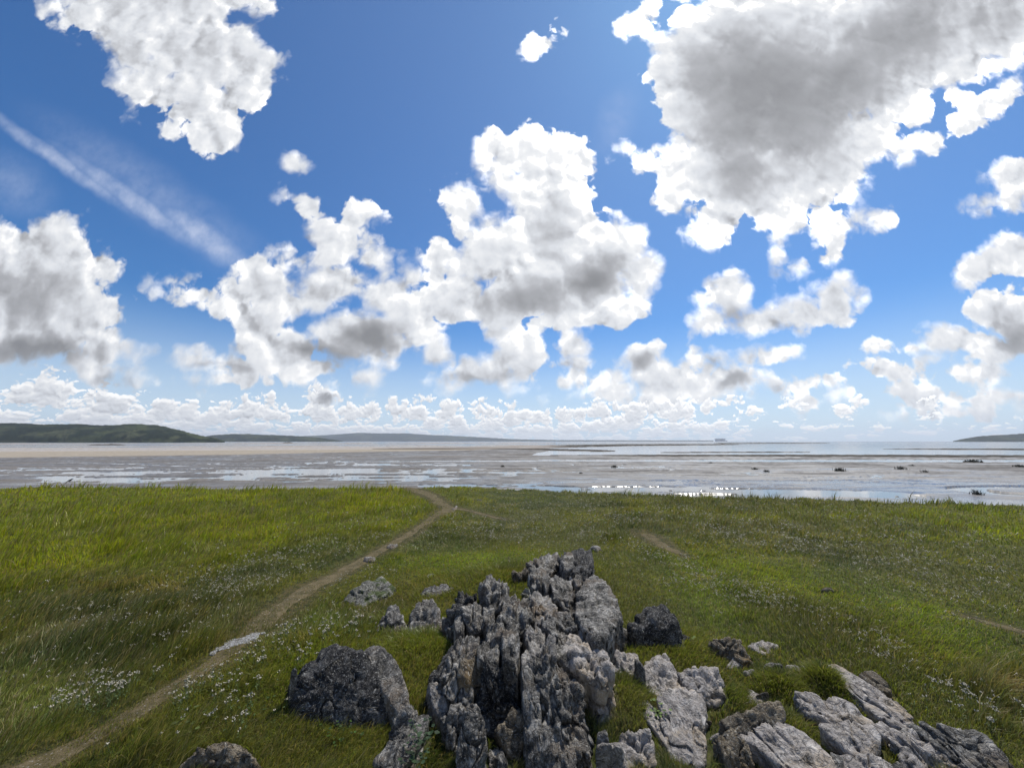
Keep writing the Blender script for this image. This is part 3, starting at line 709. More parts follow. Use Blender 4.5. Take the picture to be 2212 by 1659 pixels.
# ---- bedrock ridge, built slab by slab
def zp(py):
    return float(np.interp(py, [1185, 1260, 1330, 1388, 1440, 1500, 1600, 1660, 1720], [.42, .50, .57, .60, .52, .41, .22, .09, .0]))
o0 = at(1180, 1480, 0)
ridge = empty('rock_ridge', tuple(o0)); tag(ridge, 'long jagged grey limestone ridge of upright fissured slabs running up the middle of the grass', 'rock outcrop')
def slab(pts, dz=0.0, back=.25, mat=None, fr='A', name='rock_slab', **kw):
    slab.n += 1; dz = dz + .05 * math.sin(slab.n * 2.4)
    return rock(name, fr, pts, dz, 0, back, mat or m_grey, parent=ridge, zprof=zp, seed=slab.n, **{'step': .17, **kw})
slab.n = 0
crest = slab([(1190,440),(1290,470),(1340,590),(1460,640,-.02),(1640,830,-.06),(1740,1200,-.06),(1790,1400,-.05),(1660,1760),(1300,1760),(1250,900),(1120,620)], back=.30, level=6, rough=.8, mat=m_grey); crest['label'] = 'broad pale-capped slab at the front of the ridge'
slab([(1110,560),(1130,460),(1200,435),(1290,460),(1335,580),(1250,640),(1130,640)], dz=.03, back=.2, mat=m_crest, rough=.8)
slab([(1050,650),(1130,640),(1240,880),(1250,1250),(1300,1760),(1110,1760),(1110,1100),(1060,800)], dz=-.05, back=.2)
slab([(890,1130),(1060,1130),(1100,1250),(1040,1580),(960,1600),(820,1250)], dz=-.08, back=.15, mat=m_brown)
slab([(690,1720),(720,1530),(800,1460),(900,1450),(950,1600),(940,1760)], dz=-.03, back=.15)
slab([(520,1060),(640,1020),(700,1100),(725,1300),(640,1600),(600,1760),(400,1760),(410,1500),(470,1250)], dz=.02, back=.22, level=6)
slab([(150,810),(240,785),(310,930),(360,1010),(320,1110),(250,1130),(170,960)], dz=-.12, back=.12, mat=m_crest)
slab([(370,1010),(430,985),(485,1000),(400,1120),(325,1140)], dz=-.10, back=.10)
slab([(260,1140),(390,1180),(500,1070),(485,1200),(400,1420),(320,1360)], dz=-.12, back=.15)
slab([(230,700),(330,620),(470,330),(600,330),(660,390),(570,600),(480,720),(400,950),(350,960),(290,780)], dz=-.03, back=.30, level=6)
slab([(140,720),(350,490),(430,400),(390,600),(250,680),(260,770),(150,790)], dz=-.22, back=.25, mat=m_dark)
slab([(150,980),(260,1180),(330,1400),(410,1440),(420,1780),(330,1780),(240,1400)], dz=-.30, back=.2, mat=m_dark)
slab([(625,470),(740,335),(830,325),(870,400),(850,600),(640,570)], dz=-.03, back=.25)
slab([(860,330),(1030,300),(1045,450),(1030,660),(870,600)], dz=-.03, back=.25)
slab([(530,650),(640,560),(860,590),(880,700),(650,700),(560,770),(490,800)], dz=-.06, back=.2, mat=m_brown, rough=1.3)
slab([(650,690),(870,600),(1035,650),(1060,950),(960,1010),(800,950),(640,860)], dz=-.09, back=.25, mat=m_dark, rough=1.4, level=6)
slab([(590,900),(700,920),(860,950),(900,1110),(740,1230),(700,1090),(600,1000)], dz=-.14, back=.2, mat=m_dark, rough=1.4)
slab([(450,930),(540,740),(570,770),(600,900),(560,1040),(460,990)], dz=-.10, back=.2)
slab([(1040,420),(1100,270),(1210,240),(1310,280),(1400,380),(1400,520),(1320,520),(1290,450),(1180,430),(1080,560)], dz=.0, back=.3, mat=m_crest, rough=1.2)
slab([(1320,300),(1400,360),(1470,450),(1570,620),(1580,680),(1470,650),(1350,520)], dz=-.05, back=.25)
slab([(700,240),(790,170),(920,180),(1040,220),(1060,310),(830,335),(710,320)], dz=0, back=.3)
slab([(1250,230),(1320,170),(1380,170),(1420,330),(1330,290)], dz=-.01, back=.25)
slab([(1400,330),(1430,170),(1460,165),(1540,320),(1470,420)], dz=-.05, back=.2, p=18)
slab([(1340,160),(1380,100),(1500,70),(1530,120),(1620,220),(1530,240),(1450,180)], dz=-.02, back=.3)
slab([(1530,290),(1560,230),(1610,250),(1600,310)], dz=-.12, back=.15)
slab([(1460,430,.02),(1560,310,.03),(1620,240,.02),(1700,330,0),(1800,370,-.03),(1880,420,-.06),(1900,480,-.06),(1800,500,0),(1500,510,.03)], dz=-.04, back=.10, mat=m_tan, rough=.7, level=5)
slab([(1500,500),(1800,490),(1900,480),(1930,560),(1960,650),(1840,780),(1680,700),(1560,620)], dz=-.07, back=.30, mat=m_tan, rough=.7, strata=1.6)
slab([(1660,730),(1720,700),(1820,780),(1950,860),(1990,1060),(1870,1150),(1830,1270),(1770,1150),(1700,930)], dz=-.13, back=.15, rough=.7)
slab([(140,800),(480,350),(800,250),(1200,260),(1500,500),(1800,700),(1900,1000),(1750,1300),(1690,1760),(330,1760),(220,1200)], dz=-.34, back=.3, mat=m_dark, name='rock_base', grow=.97, level=6)
slab([(650,520),(900,280),(1150,160),(1480,120),(1560,300),(1560,560),(1300,620),(1000,640)], dz=-.36, back=.4, mat=m_dark, fr='B', name='rock_base', grow=.95)
# middle and far part
for pts, dz, mt in [
    ([(610,460),(690,440),(740,480),(720,560),(630,520)], -.20, m_grey), ([(645,430),(700,380),(765,390),(740,445)], -.16, m_dark),
    ([(740,420),(800,370),(870,400),(880,500),(830,525),(760,500)], -.08, m_grey), ([(860,400),(900,385),(935,425),(935,490),(870,500)], -.06, m_grey),
    ([(690,500),(740,460),(755,540),(700,560)], -.20, m_grey), ([(680,390),(760,340),(850,325),(850,375),(760,375)], -.14, m_dark),
    ([(855,260),(880,220),(920,215),(1000,260),(1020,300),(960,370),(900,365),(855,310)], -.02, m_grey),
    ([(950,380),(1010,340),(1100,325),(1150,330),(1180,400),(1160,455),(1080,455),(960,450)], 0, m_grey),
    ([(1150,320),(1210,318),(1310,400),(1260,470),(1170,500),(1130,420)], 0, m_crest),
    ([(945,450),(1040,380),(1100,368),(1150,430),(1150,510),(1050,505)], .02, m_grey),
    ([(1150,140),(1230,110),(1300,88),(1335,140),(1290,195),(1200,205),(1130,170)], -.03, m_grey),
    ([(1320,115),(1400,80),(1510,58),(1522,170),(1500,215),(1430,160),(1340,190)], 0, m_dark),
    ([(1320,115),(1360,95),(1400,80),(1420,170),(1350,200)], .02, m_grey),
    ([(1360,180),(1420,150),(1490,200),(1450,295),(1380,260)], .0, m_grey),
    ([(1130,230),(1190,170),(1255,180),(1265,250),(1250,310),(1170,300)], -.05, m_grey),
    ([(1160,270),(1230,260),(1290,330),(1240,360),(1170,330)], -.12, m_grey),
    ([(1270,260),(1330,220),(1400,260),(1420,320),(1380,365),(1280,350)], -.02, m_grey),
    ([(1040,215),(1130,170),(1155,205),(1080,235)], -.20, m_brown),
    ([(1290,370),(1360,350),(1420,380),(1430,445),(1340,425)], -.10, m_grey),
    ([(1090,310),(1130,300),(1155,325),(1110,335)], -.08, m_moss)]:
    slab(pts, dz, .30, mt, fr='B', name='rock_block', rough=1.25)
fl = slab([(1440,290),(1480,235),(1540,218),(1600,260),(1650,330),(1690,390),(1690,450),(1570,595),(1500,570),(1415,440),(1410,320)], dz=.02, back=.45, fr='B', name='rock_block', level=6, rough=.45, flute=.042, strata=.3)
fl['label'] = 'tall fluted block with rain-worn grooves down its side'

# ---- separate stones
STONES = [
 ('boulder', 'E', [(925,450),(950,360),(1040,270),(1130,190),(1260,120),(1420,88),(1520,100),(1640,170),(1760,330),(1860,600),(1800,780),(1500,870),(1250,800),(1000,740),(935,560)], .62, -.02, .50, m_dark, dict(level=6, rough=.5, p=7, strata=.2, step=.14, grow=1.20, tiltback=.30), 'great rounded near-black boulder with lichen spots, left of the ridge', 'boulder'),
 ('leaning_slab', 'E', [(1560,200),(1630,145),(1700,135),(1770,190),(1860,370),(1910,590),(1820,640),(1680,420)], .60, .22, .30, m_grey, dict(rough=.6), 'pale grey slab leaning on the right side of the great dark boulder', 'rock'),
 ('pebble', 'E', [(965,300),(990,268),(1025,270),(1030,300),(985,330)], .42, .36, .05, m_grey, dict(level=3, grow=.9), 'fist-sized pale stone against the upper left of the great dark boulder', 'stone'),
 ('leaning_slab', 'E', [(1630,1020),(1720,900),(1900,790),(2010,655),(2045,700),(2010,820),(1900,1010),(1830,1140),(1650,1110)], .34, .10, .16, m_grey, dict(rough=.7), 'slanting grey slab with ivy between the dark boulder and the ridge, at the bottom edge', 'rock'),
 ('rock', 'E', [(1760,750),(1830,650),(1930,585),(1980,640),(1900,790),(1800,810)], .30, .16, .15, m_grey, dict(), 'small tilted grey rock wedged behind the ivy-covered slanting slab', 'rock'),
 ('rock', 'E', [(60,1110),(160,960),(220,890),(440,865),(590,920),(690,1000),(720,1160),(100,1160)], .26, .04, .3, m_brown, dict(), 'broad grey-brown rock cut by the bottom edge, left of the dark boulder', 'rock'),
 ('rock', 'B', [(55,360),(130,300),(240,258),(290,300),(250,350),(140,400),(90,398)], .22, .02, .22, m_moss, dict(), 'oblong mossy rock nearest the path, on its right', 'rock'),
 ('flat_stone', 'B', [(515,262),(550,230),(602,235),(560,258)], .08, .03, .15, m_tan, dict(level=4), 'small pale flat stone farthest left of the ridge in bright turf', 'stone'),
 ('rock', 'B', [(470,375),(540,300),(600,288),(657,305),(645,340),(560,348)], .20, .04, .25, m_grey, dict(), 'low grey rock behind the two upright stones left of the ridge', 'rock'),
 ('upright_rock', 'B', [(243,545),(310,432),(350,425),(412,570),(300,592)], .34, .02, .2, m_grey, dict(), 'pointed grey rock standing alone, left one of two left of the ridge', 'rock'),
 ('upright_rock', 'B', [(437,510),(480,420),(545,385),(592,450),(590,560),(500,625),(440,605)], .40, .0, .22, m_grey, dict(), 'taller rounded grey rock, right one of two just left of the ridge', 'rock'),
 ('flat_stone', 'B', [(140,575),(200,505),(243,510),(170,585)], .08, .02, .1, m_brown, dict(level=4), 'low brown stone sunk in turf left of the pointed grey rock', 'stone'),
 ('pebble', 'B', [(553,655),(580,612),(606,620),(572,672)], .14, .06, .06, m_crest, dict(level=4), 'pale pebble in the grass right behind the dark boulder', 'stone'),
 ('boulder', 'B', [(1742,565),(1850,512),(1960,495),(2010,495),(2040,570),(2065,720),(1960,735),(1800,705),(1748,625)], .44, .0, .35, m_dark, dict(rough=.45, level=6, step=.12, grow=1.26), 'dark squat boulder standing right of the ridge', 'boulder'),
 ('rock', 'B', [(1750,515),(1830,432),(1920,400),(2008,470),(2000,520),(1850,530)], .50, .36, .3, m_dark, dict(rough=.5, grow=1.26), 'dark pointed rock stacked behind the squat boulder right of the ridge', 'rock'),
 ('rock', 'B', [(2040,565),(2140,622),(2135,665),(2065,650)], .20, .05, .15, m_dark, dict(level=4), 'low dark flank stone on the right side of the squat boulder', 'rock'),
 ('rock', 'B', [(1585,605),(1680,550),(1742,556),(1746,620),(1650,658)], .30, .10, .2, m_grey, dict(level=5, grow=1.4), 'small dark rock between the fluted block and the squat boulder', 'rock'),
 ('rock', 'C', [(220,360),(260,230),(350,200),(440,220),(500,420),(410,490),(310,490)], .42, .14, .2, m_tan, dict(strata=.6), 'upright light rock at the right foot of the ridge, before the small dark rock', 'rock'),
 ('rock', 'C', [(440,225),(480,240),(542,325),(515,420),(490,380)], .40, .22, .15, m_grey, dict(level=4), 'thin sliver of rock split from the upright light rock', 'rock'),
 ('ledge', 'C', [(540,330),(560,260),(720,220),(820,370),(905,480),(930,530),(780,555),(600,530),(520,390)], .36, .18, .2, m_tan, dict(rough=.8), 'pale knobbly ledge below the squat dark boulder', 'rock'),
 ('ledge', 'C', [(850,370),(1040,360),(1170,332),(1200,420),(1210,640),(1130,660),(980,540),(900,480)], .37, .12, .2, m_tan, dict(rough=.8, strata=1.4), 'whitish ledge with a dark broken right side, above the long pale slab', 'rock'),
 ('long_slab', 'C', [(690,620),(790,560),(980,535),(1070,640),(1030,800),(1000,870),(1040,1000),(1060,1130),(900,1160),(760,1060),(760,900),(700,760)], .32, .06, .12, m_tan, dict(rough=.7, level=6), 'long pale slab running down to the bottom edge, right of the grassy hollow', 'rock'),
 ('long_slab', 'C', [(480,680),(560,640),(700,820),(740,930),(720,1000),(640,880)], .20, .12, .08, m_tan, dict(rough=.7), 'narrow light slab on the right side of the grassy hollow', 'rock'),
 ('rock', 'C', [(280,960),(380,910),(560,930),(600,1030),(640,1130),(560,1260),(360,1230)], .26, .05, .2, m_tan, dict(), 'blocky light rock with a dark face at the bottom of the grassy hollow', 'rock'),
 ('rock', 'C', [(95,1040),(180,985),(260,985),(330,1020),(350,1090),(300,1160),(80,1180)], .34, .16, .15, m_crest, dict(), 'white-crusted lump beside the right foot of the front ridge slab', 'rock'),
 ('rock', 'C', [(100,980),(110,900),(180,880),(215,960),(170,1000)], .34, .26, .1, m_grey, dict(level=4), 'small knobbly grey stone above the white-crusted lump', 'stone'),
 ('rock', 'C', [(1115,65),(1250,48),(1390,58),(1430,150),(1452,275),(1350,250),(1250,160),(1160,95)], .24, .04, .2, m_brown, dict(), 'brownish rock with a dark underside on the turf right of the squat boulder', 'rock'),
 ('flat_stone', 'C', [(1470,112),(1560,78),(1725,120),(1700,172),(1590,182)], .09, .05, .12, m_tan, dict(level=4), 'flat pale stone in the grass beside the brownish rock', 'stone'),
 ('flat_stone', 'C', [(1600,292),(1700,262),(1775,290),(1650,310)], .17, .14, .08, m_grey, dict(level=4), 'small pale stone showing on top of the mossy grass mound', 'stone'),
 ('flat_stone', 'C', [(1820,300),(1900,280),(2050,290),(2000,360),(1900,350)], .12, .07, .1, m_tan, dict(level=4), 'half buried light stone right of the mossy grass mound', 'stone'),
 ('flat_stone', 'C', [(1380,560),(1470,500),(1560,560),(1600,620),(1500,650)], .07, .03, .08, m_tan, dict(level=4), 'straw-covered flat stone behind the saddle-shaped rock', 'stone'),
 ('rock', 'C', [(1195,765),(1400,715),(1560,635),(1735,600),(1795,670),(1825,800),(1600,835),(1420,885),(1300,870)], .30, .14, .15, m_brown, dict(rough=.8), 'saddle-shaped rock with a shadowed hollow under its left end', 'rock'),
 ('flat_slab', 'C', [(1405,890),(1480,850),(1650,828),(1850,830),(1990,930),(2150,1050),(2215,1130),(2255,1330),(1900,1280),(1700,1080),(1540,950)], .27, .17, .06, m_tan, dict(rough=.55, level=6, p=16), 'largest flat pale slab, lying at the bottom edge right of the long slab', 'rock'),
 ('rock', 'C', [(1205,975),(1310,900),(1400,930),(1480,1050),(1570,1260),(1300,1280),(1240,1110)], .20, .04, .12, m_brown, dict(), 'brown rounded rock under white flowers at the bottom edge', 'rock'),
 ('rock', 'D', [(0,445),(50,440),(200,480),(420,500),(560,590),(700,720),(680,750),(480,660),(290,655),(120,660),(20,560)], .28, .14, .08, m_tan, dict(strata=1.5), 'ragged tan ledge with a black underside below the green grass dome', 'rock'),
 ('flat_slab', 'D', [(280,222),(400,220),(560,280),(720,380),(820,440),(935,520),(1060,640),(1125,755),(1050,785),(900,670),(740,630),(620,480),(440,350)], .26, .16, .06, m_tan, dict(rough=.7, level=6), 'long tilted pale slab stretching down right from the green grass dome', 'rock'),
 ('rock', 'D', [(600,282),(740,250),(850,330),(892,435),(800,420),(700,355)], .24, .16, .1, m_brown, dict(), 'small brown rock lying against the far side of the long tilted slab', 'rock'),
 ('rock', 'D', [(240,770),(420,790),(520,742),(690,745),(780,890),(720,1040),(620,1090),(480,1000),(300,860)], .27, .14, .10, m_tan, dict(rough=.8), 'whitish rock with a jagged dark edge in the middle of the lower right slabs', 'rock'),
 ('rock', 'D', [(700,755),(790,730),(880,800),(905,890),(820,880)], .22, .12, .08, m_tan, dict(level=4), 'small tan stone between the whitish rock and the cracked tan slab', 'stone'),
 ('rock', 'D', [(910,885),(960,820),(1100,850),(1270,900),(1480,1060),(1580,1200),(1500,1260),(1100,1240),(1020,1060)], .24, .06, .1, m_tan, dict(strata=1.6), 'cracked tan slab in front of the large dark grey slab', 'rock'),
 ('flat_slab', 'D', [(1140,785),(1380,760),(1560,805),(1700,810),(1860,880),(1960,1000),(2070,1220),(1750,1240),(1500,1060),(1290,900)], .26, .10, .1, m_grey, dict(rough=.7, strata=1.5, level=6), 'large dark grey slab farthest to the bottom right', 'rock'),
 ('rock', 'D', [(300,1045),(420,1100),(430,1290),(350,1290)], .18, .08, .1, m_grey, dict(level=4), 'narrow grey stone wedged beside the largest flat slab', 'stone'),
 ('rock', 'D', [(420,1095),(560,1080),(650,1085),(690,1055),(750,1110),(880,1170),(930,1290),(440,1290)], .20, .08, .12, m_tan, dict(), 'light stone cut by the bottom edge below the whitish rock', 'rock'),
 ('rock', 'D', [(895,1165),(960,1130),(1045,1200),(1000,1290),(910,1290)], .14, .06, .1, m_grey, dict(level=4), 'small grey and white stone at the bottom edge below the cracked tan slab', 'stone'),
 ('flat_stone', 'P', [(783,1208),(800,1200),(815,1203),(800,1211)], .05, .02, .1, m_crest, dict(level=3), 'white stone on the worn path, the nearer of two', 'stone'),
 ('flat_stone', 'P', [(832,1180),(846,1173),(858,1176),(845,1183)], .05, .02, .1, m_crest, dict(level=3), 'white stone on the worn path, the farther of two', 'stone'),
 ('flat_stone', 'P', [(973,1097),(985,1092),(992,1096),(980,1101)], .06, .03, .1, m_crest, dict(level=3), 'whitish stone where the path forks near the shore', 'stone'),
 ('rock', 'P', [(1772,1270),(1785,1265),(1800,1270),(1790,1278)], .12, .03, .15, m_brown, dict(level=3), 'rusty brown stone alone in the turf, far right of the ridge', 'stone'),
 ('rock', 'P', [(1800,1322),(1835,1322),(1875,1345),(1850,1358),(1815,1340)], .14, .04, .2, m_brown, dict(level=4), 'brown rock almost hidden among white flowers on the right', 'rock'),
 ('flat_stone', 'P', [(1590,1330),(1606,1326),(1620,1332),(1602,1338)], .05, .02, .1, m_tan, dict(level=3), 'small pale stone in smooth turf right of the squat boulder', 'stone'),
 ('rock', 'P', [(1275,1180),(1290,1176),(1305,1186),(1290,1194)], .12, .03, .15, m_crest, dict(level=3), 'little whitish stone beyond the far end of the ridge', 'stone'),
 ('rock', 'P', [(1022,1079),(1030,1076),(1044,1079),(1038,1084)], .10, .02, .15, m_dark, dict(level=3), 'small dark stone near the shore right of the path', 'stone'),
]
for i, (nm, fr, pts, zt, zb, back, mt, kw, lab, cat) in enumerate(STONES):
    nm = {'leaning_slab': 'rock_slab', 'long_slab': 'rock_slab', 'flat_slab': 'rock_slab', 'ledge': 'rock_ledge', 'upright_rock': 'rock'}.get(nm, nm)
    if mt is m_tan or 'slab' in nm or fr == 'D':
        kw = {'step': .13, 'p': 24, 'grow': 1.24, **kw}; kw['rough'] = kw.get('rough', 1.0) * .70; zt *= .72; zb *= .72
    elif mt is m_dark and nm != 'boulder': kw = {'rough': .6, **kw}
    if fr == 'B' and nm != 'boulder' and mt is not m_dark: kw = {'grow': 1.45, 'rough': .55, 'step': .1, **kw}
    tag(rock(nm, fr, pts, zt, zb, back, mt, seed=100 + i, **kw), lab, cat)
# broken stones scattered between the slabs
FRAG = [(1520, 1560), (1560, 1590), (1600, 1640), (1690, 1600), (1835, 1560), (1850, 1620), (1930, 1590), (1965, 1640), (1745, 1530), (1650, 1500), (1585, 1430), (1620, 1450), (1500, 1440), (1455, 1400), (1725, 1480), (2040, 1590), (1440, 1480), (1905, 1530), (1360, 1420), (1300, 1440)]
for i, (px_, py_) in enumerate(FRAG):
    w_ = 16 + 14 * rng.uniform(); h_ = 8 + 7 * rng.uniform(); aa_ = rng.uniform(0, 6.28, 6); aa_.sort()
    pts = [(px_ + w_ * math.cos(q_), py_ + h_ * math.sin(q_)) for q_ in aa_]
    tag(rock('stone', 'P', pts, .10, .03, .05, m_tan if i % 3 else m_brown, seed=200 + i, level=4, step=.1, rough=.7), 'small broken stone lying in the turf between the lower right slabs', 'stone', 'broken stones between the slabs')
# bare gravelly patch on the path
ctr = at(515, 1398, 0)
dirx = at(570, 1376, 0) - at(460, 1420, 0); L = np.linalg.norm(dirx); dirx /= L; diry = np.array([-dirx[1], dirx[0], 0])
nu, nv = 60, 24; u_, v_ = np.meshgrid(np.linspace(-1, 1, nu), np.linspace(-1, 1, nv), indexing='ij')
sq = np.sqrt(np.maximum(0, 1 - u_ ** 2)) * (.8 + .9 * fbm(u_ * 4, np.sign(v_) * 3.0, 0, 4, 7))
Xp = ctr[0] + dirx[0] * u_ * L * .54 + diry[0] * v_ * sq * .17; Yp = ctr[1] + dirx[1] * u_ * L * .54 + diry[1] * v_ * sq * .17
Zp = ground_z(Xp, Yp) + .010 - .03 * (np.abs(v_) > .9) + .003 * fbm(Xp * 18, Yp * 18, 0, 3, 8)
m_grav, t, out = material('white_gravel'); co = objco(t)
vv = t.vor(co, 55.0, 1.0, .6); 
principled(t, out, Base_Color=t.mix(t.mr(t.noise(co, 30.0, 5.0, .75), .40, .58), (.10, .09, .07, 1), (.36, .36, .36, 1)), Roughness=.8, Normal=bump(t, vv, .012, 1.0))
tag(new_mesh('gravel_patch', np.stack([Xp, Yp, Zp], -1).reshape(-1, 3), [grid_faces(nu, nv)], m_grav), kind='structure')

# height of stone above the ground on a fine grid (turf does not grow through it)
GX0, GX1, GY0, GY1, GC = -5.0, 6.0, 2.4, 11.0, .02
hm = np.full((int((GX1 - GX0) / GC), int((GY1 - GY0) / GC)), -9.0)
AV = np.concatenate(ROCKV); ii = ((AV[:, 0] - GX0) / GC).astype(int); jj = ((AV[:, 1] - GY0) / GC).astype(int)
ok = (ii >= 0) & (jj >= 0) & (ii < hm.shape[0]) & (jj < hm.shape[1])
np.maximum.at(hm, (ii[ok], jj[ok]), AV[ok, 2])
for _ in range(1):
    h2 = hm.copy()
    h2[1:] = np.maximum(h2[1:], hm[:-1]); h2[:-1] = np.maximum(h2[:-1], hm[1:]); h2[:, 1:] = np.maximum(h2[:, 1:], hm[:, :-1]); h2[:, :-1] = np.maximum(h2[:, :-1], hm[:, 1:]); hm = h2
def stone_h(x, y):
    i = np.clip(((x - GX0) / GC).astype(int), 0, hm.shape[0] - 1); j = np.clip(((y - GY0) / GC).astype(int), 0, hm.shape[1] - 1)
    inside = (x > GX0) & (x < GX1) & (y > GY0) & (y < GY1)
    return np.where(inside, hm[i, j], -9.0)

# ================================================================== turf
m_grass, t, out = material('grass_blades')
dif = t.add('ShaderNodeBsdfDiffuse'); tr = t.add('ShaderNodeBsdfTranslucent'); gl = t.add('ShaderNodeBsdfGlossy')
ct = attr(t, 'tint'); t.put(dif.inputs['Color'], ct); t.put(tr.inputs['Color'], t.v('MULTIPLY', ct, (1.15, 1.2, .6))); gl.inputs['Roughness'].default_value = .45; gl.inputs['Color'].default_value = (.5, .5, .45, 1)
mx = t.add('ShaderNodeMixShader'); mx.inputs[0].default_value = .45; t.l.new(dif.outputs[0], mx.inputs[1]); t.l.new(tr.outputs[0], mx.inputs[2])
mx2 = t.add('ShaderNodeMixShader'); mx2.inputs[0].default_value = .05; t.l.new(mx.outputs[0], mx2.inputs[1]); t.l.new(gl.outputs[0], mx2.inputs[2]); t.l.new(mx2.outputs[0], out.inputs['Surface'])

def blades(P, Hh, Wd, lean_dir, lean, col, tipcol, curve=1.6):
    """5-vertex blades; arrays of n"""
    n = len(P); th = rng.uniform(0, 2 * math.pi, n)
    sx, sy = np.cos(th) * Wd / 2, np.sin(th) * Wd / 2
    lx, ly = np.cos(lean_dir) * lean * Hh, np.sin(lean_dir) * lean * Hh
    V = np.zeros((n, 5, 3)); x, y, z = P.T
    for k, (f, w) in enumerate(((0, 1), (0, -1), (.55, .8), (.55, -.8), (1, 0))):
        g = f ** curve
        V[:, k, 0] = x + lx * g + sx * w; V[:, k, 1] = y + ly * g + sy * w; V[:, k, 2] = z + Hh * f * np.sqrt(np.maximum(1 - (lean * .75 * f) ** 2, .08))
    V[:, :2, 2] -= .01
    C = np.zeros((n, 5, 3)); C[:, :2] = col[:, None]; C[:, 2:4] = (col * .6 + tipcol * .4)[:, None]; C[:, 4] = tipcol
    b = (np.arange(n) * 5)[:, None]
    return V.reshape(-1, 3), b + np.array([[0, 1, 3, 2]]), b + np.array([[2, 3, 4]]), C.reshape(-1, 3)

def scatter(n, amax=1.13, dep0=3.5, dep1=56.0, power=1.0):
    a = rng.uniform(-amax, amax, n); dep = np.radians(dep0 + (dep1 - dep0) * rng.uniform(0, 1, n) ** power)
    r = CAM_Z / np.tan(dep); return r * np.sin(a), r * np.cos(a), r, a
N = 900000
x, y, r, a = scatter(N, power=1.12)
keep = r < edge_r(a) + .25
x, y, r, a = x[keep], y[keep], r[keep], a[keep]
pd_ = path_d(x, y)
keep = rng.uniform(0, 1, len(x)) < np.where(pd_ < 0, .40 + .35 * (pd_ > -.10) + .30 * (r < 7.5), 1)
gz_ = ground_z(x, y); sh = stone_h(x, y)
keep &= (sh < gz_ + .015)
d_g = np.hypot((x - ctr[0]) * dirx[0] + (y - ctr[1]) * dirx[1], 3.0 * ((x - ctr[0]) * diry[0] + (y - ctr[1]) * diry[1]))
keep &= (d_g > L * .5) | (rng.uniform(0, 1, len(x)) < .25)
x, y, r, a, pd_, gz_ = x[keep], y[keep], r[keep], a[keep], pd_[keep], gz_[keep]
px, py, _ = to_px(x, y, gz_)
n_ = len(x); print('blades', n_)
base = turf_tint(x, y)
# height by kind of turf
tall = np.clip(sstep(1260, 1120, py + .12 * (px - 500)) * sstep(1100, 850, px) + .8 * gauss_px(px, py, 250, 1350, 420, 120) + .7 * sstep(1230, 1130, py) * sstep(1200, 1400, px)
    + .8 * gauss_px(px, py, 1800, 1370, 200, 40, 20) + .7 * gauss_px(px, py, 2150, 1500, 100, 70) + gauss_px(px, py, 900, 1560, 200, 60) * .5 + gauss_px(px, py, 250, 1600, 200, 60) * .8, 0, 1)
clump = sstep(-.2, .5, fbm(x * 1.1, y * 1.1, 0, 3, 51)); fine_c = sstep(-.3, .5, fbm(x * 4.5, y * 4.5, 0, 2, 55))
Hh = (.042 + .125 * tall * (.45 + .55 * clump) + .05 * clump * fine_c) * rng.uniform(.55, 1.35, n_)
Hh *= np.where(pd_ < .05, .35, 1) * np.where(pd_ < .25, .75, 1)
edge_d = edge_r(a) - r
Hh *= 1 + .5 * (edge_d < 1.2) * (clump > .55)
wpx = r / 385.0
Wd = np.clip(wpx * .40, .0040, .036) * rng.uniform(.6, 1.3, n_)
lean_dir = 2.5 * fbm(x * .8, y * .8, 0, 2, 57) + .3 + rng.normal(0, .6, n_)
lean = np.clip(rng.normal(.55, .28, n_) + .25 * (1 - tall), .05, 1.15)
rc = rng.uniform(0, 1, n_)
col = base * rng.uniform(.62, 1.35, n_)[:, None] * np.array([1, 1, 1])
col = col * (1 + np.stack([rng.normal(0, .10, n_), rng.normal(0, .05, n_), rng.normal(0, .10, n_)], -1))
tus = sstep(.30, .55, vnoise(x * 2.3, y * 2.3, 0, 77)) * sstep(.2, .6, tall + .3)
Hh *= 1 + .8 * tus; col *= (1 - .10 * tus)[:, None]
dry = rng.uniform(0, 1, n_) < np.where(pd_ < .15, .45, .055 + .08 * (clump < .3) + .06 * tall)
col[dry] = C_DRY * rng.uniform(.6, 1.4, dry.sum())[:, None]; Hh[dry & (pd_ > .3)] *= 1.45
tip = col * 1.25 + np.array([.02, .014, .003]) * rng.uniform(0, 1, n_)[:, None]
V1, Q1, T1, C1 = blades(np.stack([x, y, gz_], -1), Hh, Wd, lean_dir, lean, col, tip)
grass = new_mesh('grass', V1, [Q1, T1], m_grass, smooth=False, attrs={'tint': np.clip(C1, 0, 1)}); tag(grass, kind='stuff'); grass['label'] = 'green and straw coloured meadow grass covering the headland'

# dense drooping fescue on the turf mounds and around the stones
k_ = 0; xs, ys, cs = [], [], []
for (c, rr_, h_), w in zip(MND, [4, 4, 6, 5, 5, 5, 5, 3, 3, 3, 7, 3, 4, 2, 4, 3]):
    n = int(900 * w * min(rr_, 1.0)); q = rng.normal(0, .55, (n, 2)) * rr_
    xs.append(c[0] + q[:, 0]); ys.append(c[1] + q[:, 1])
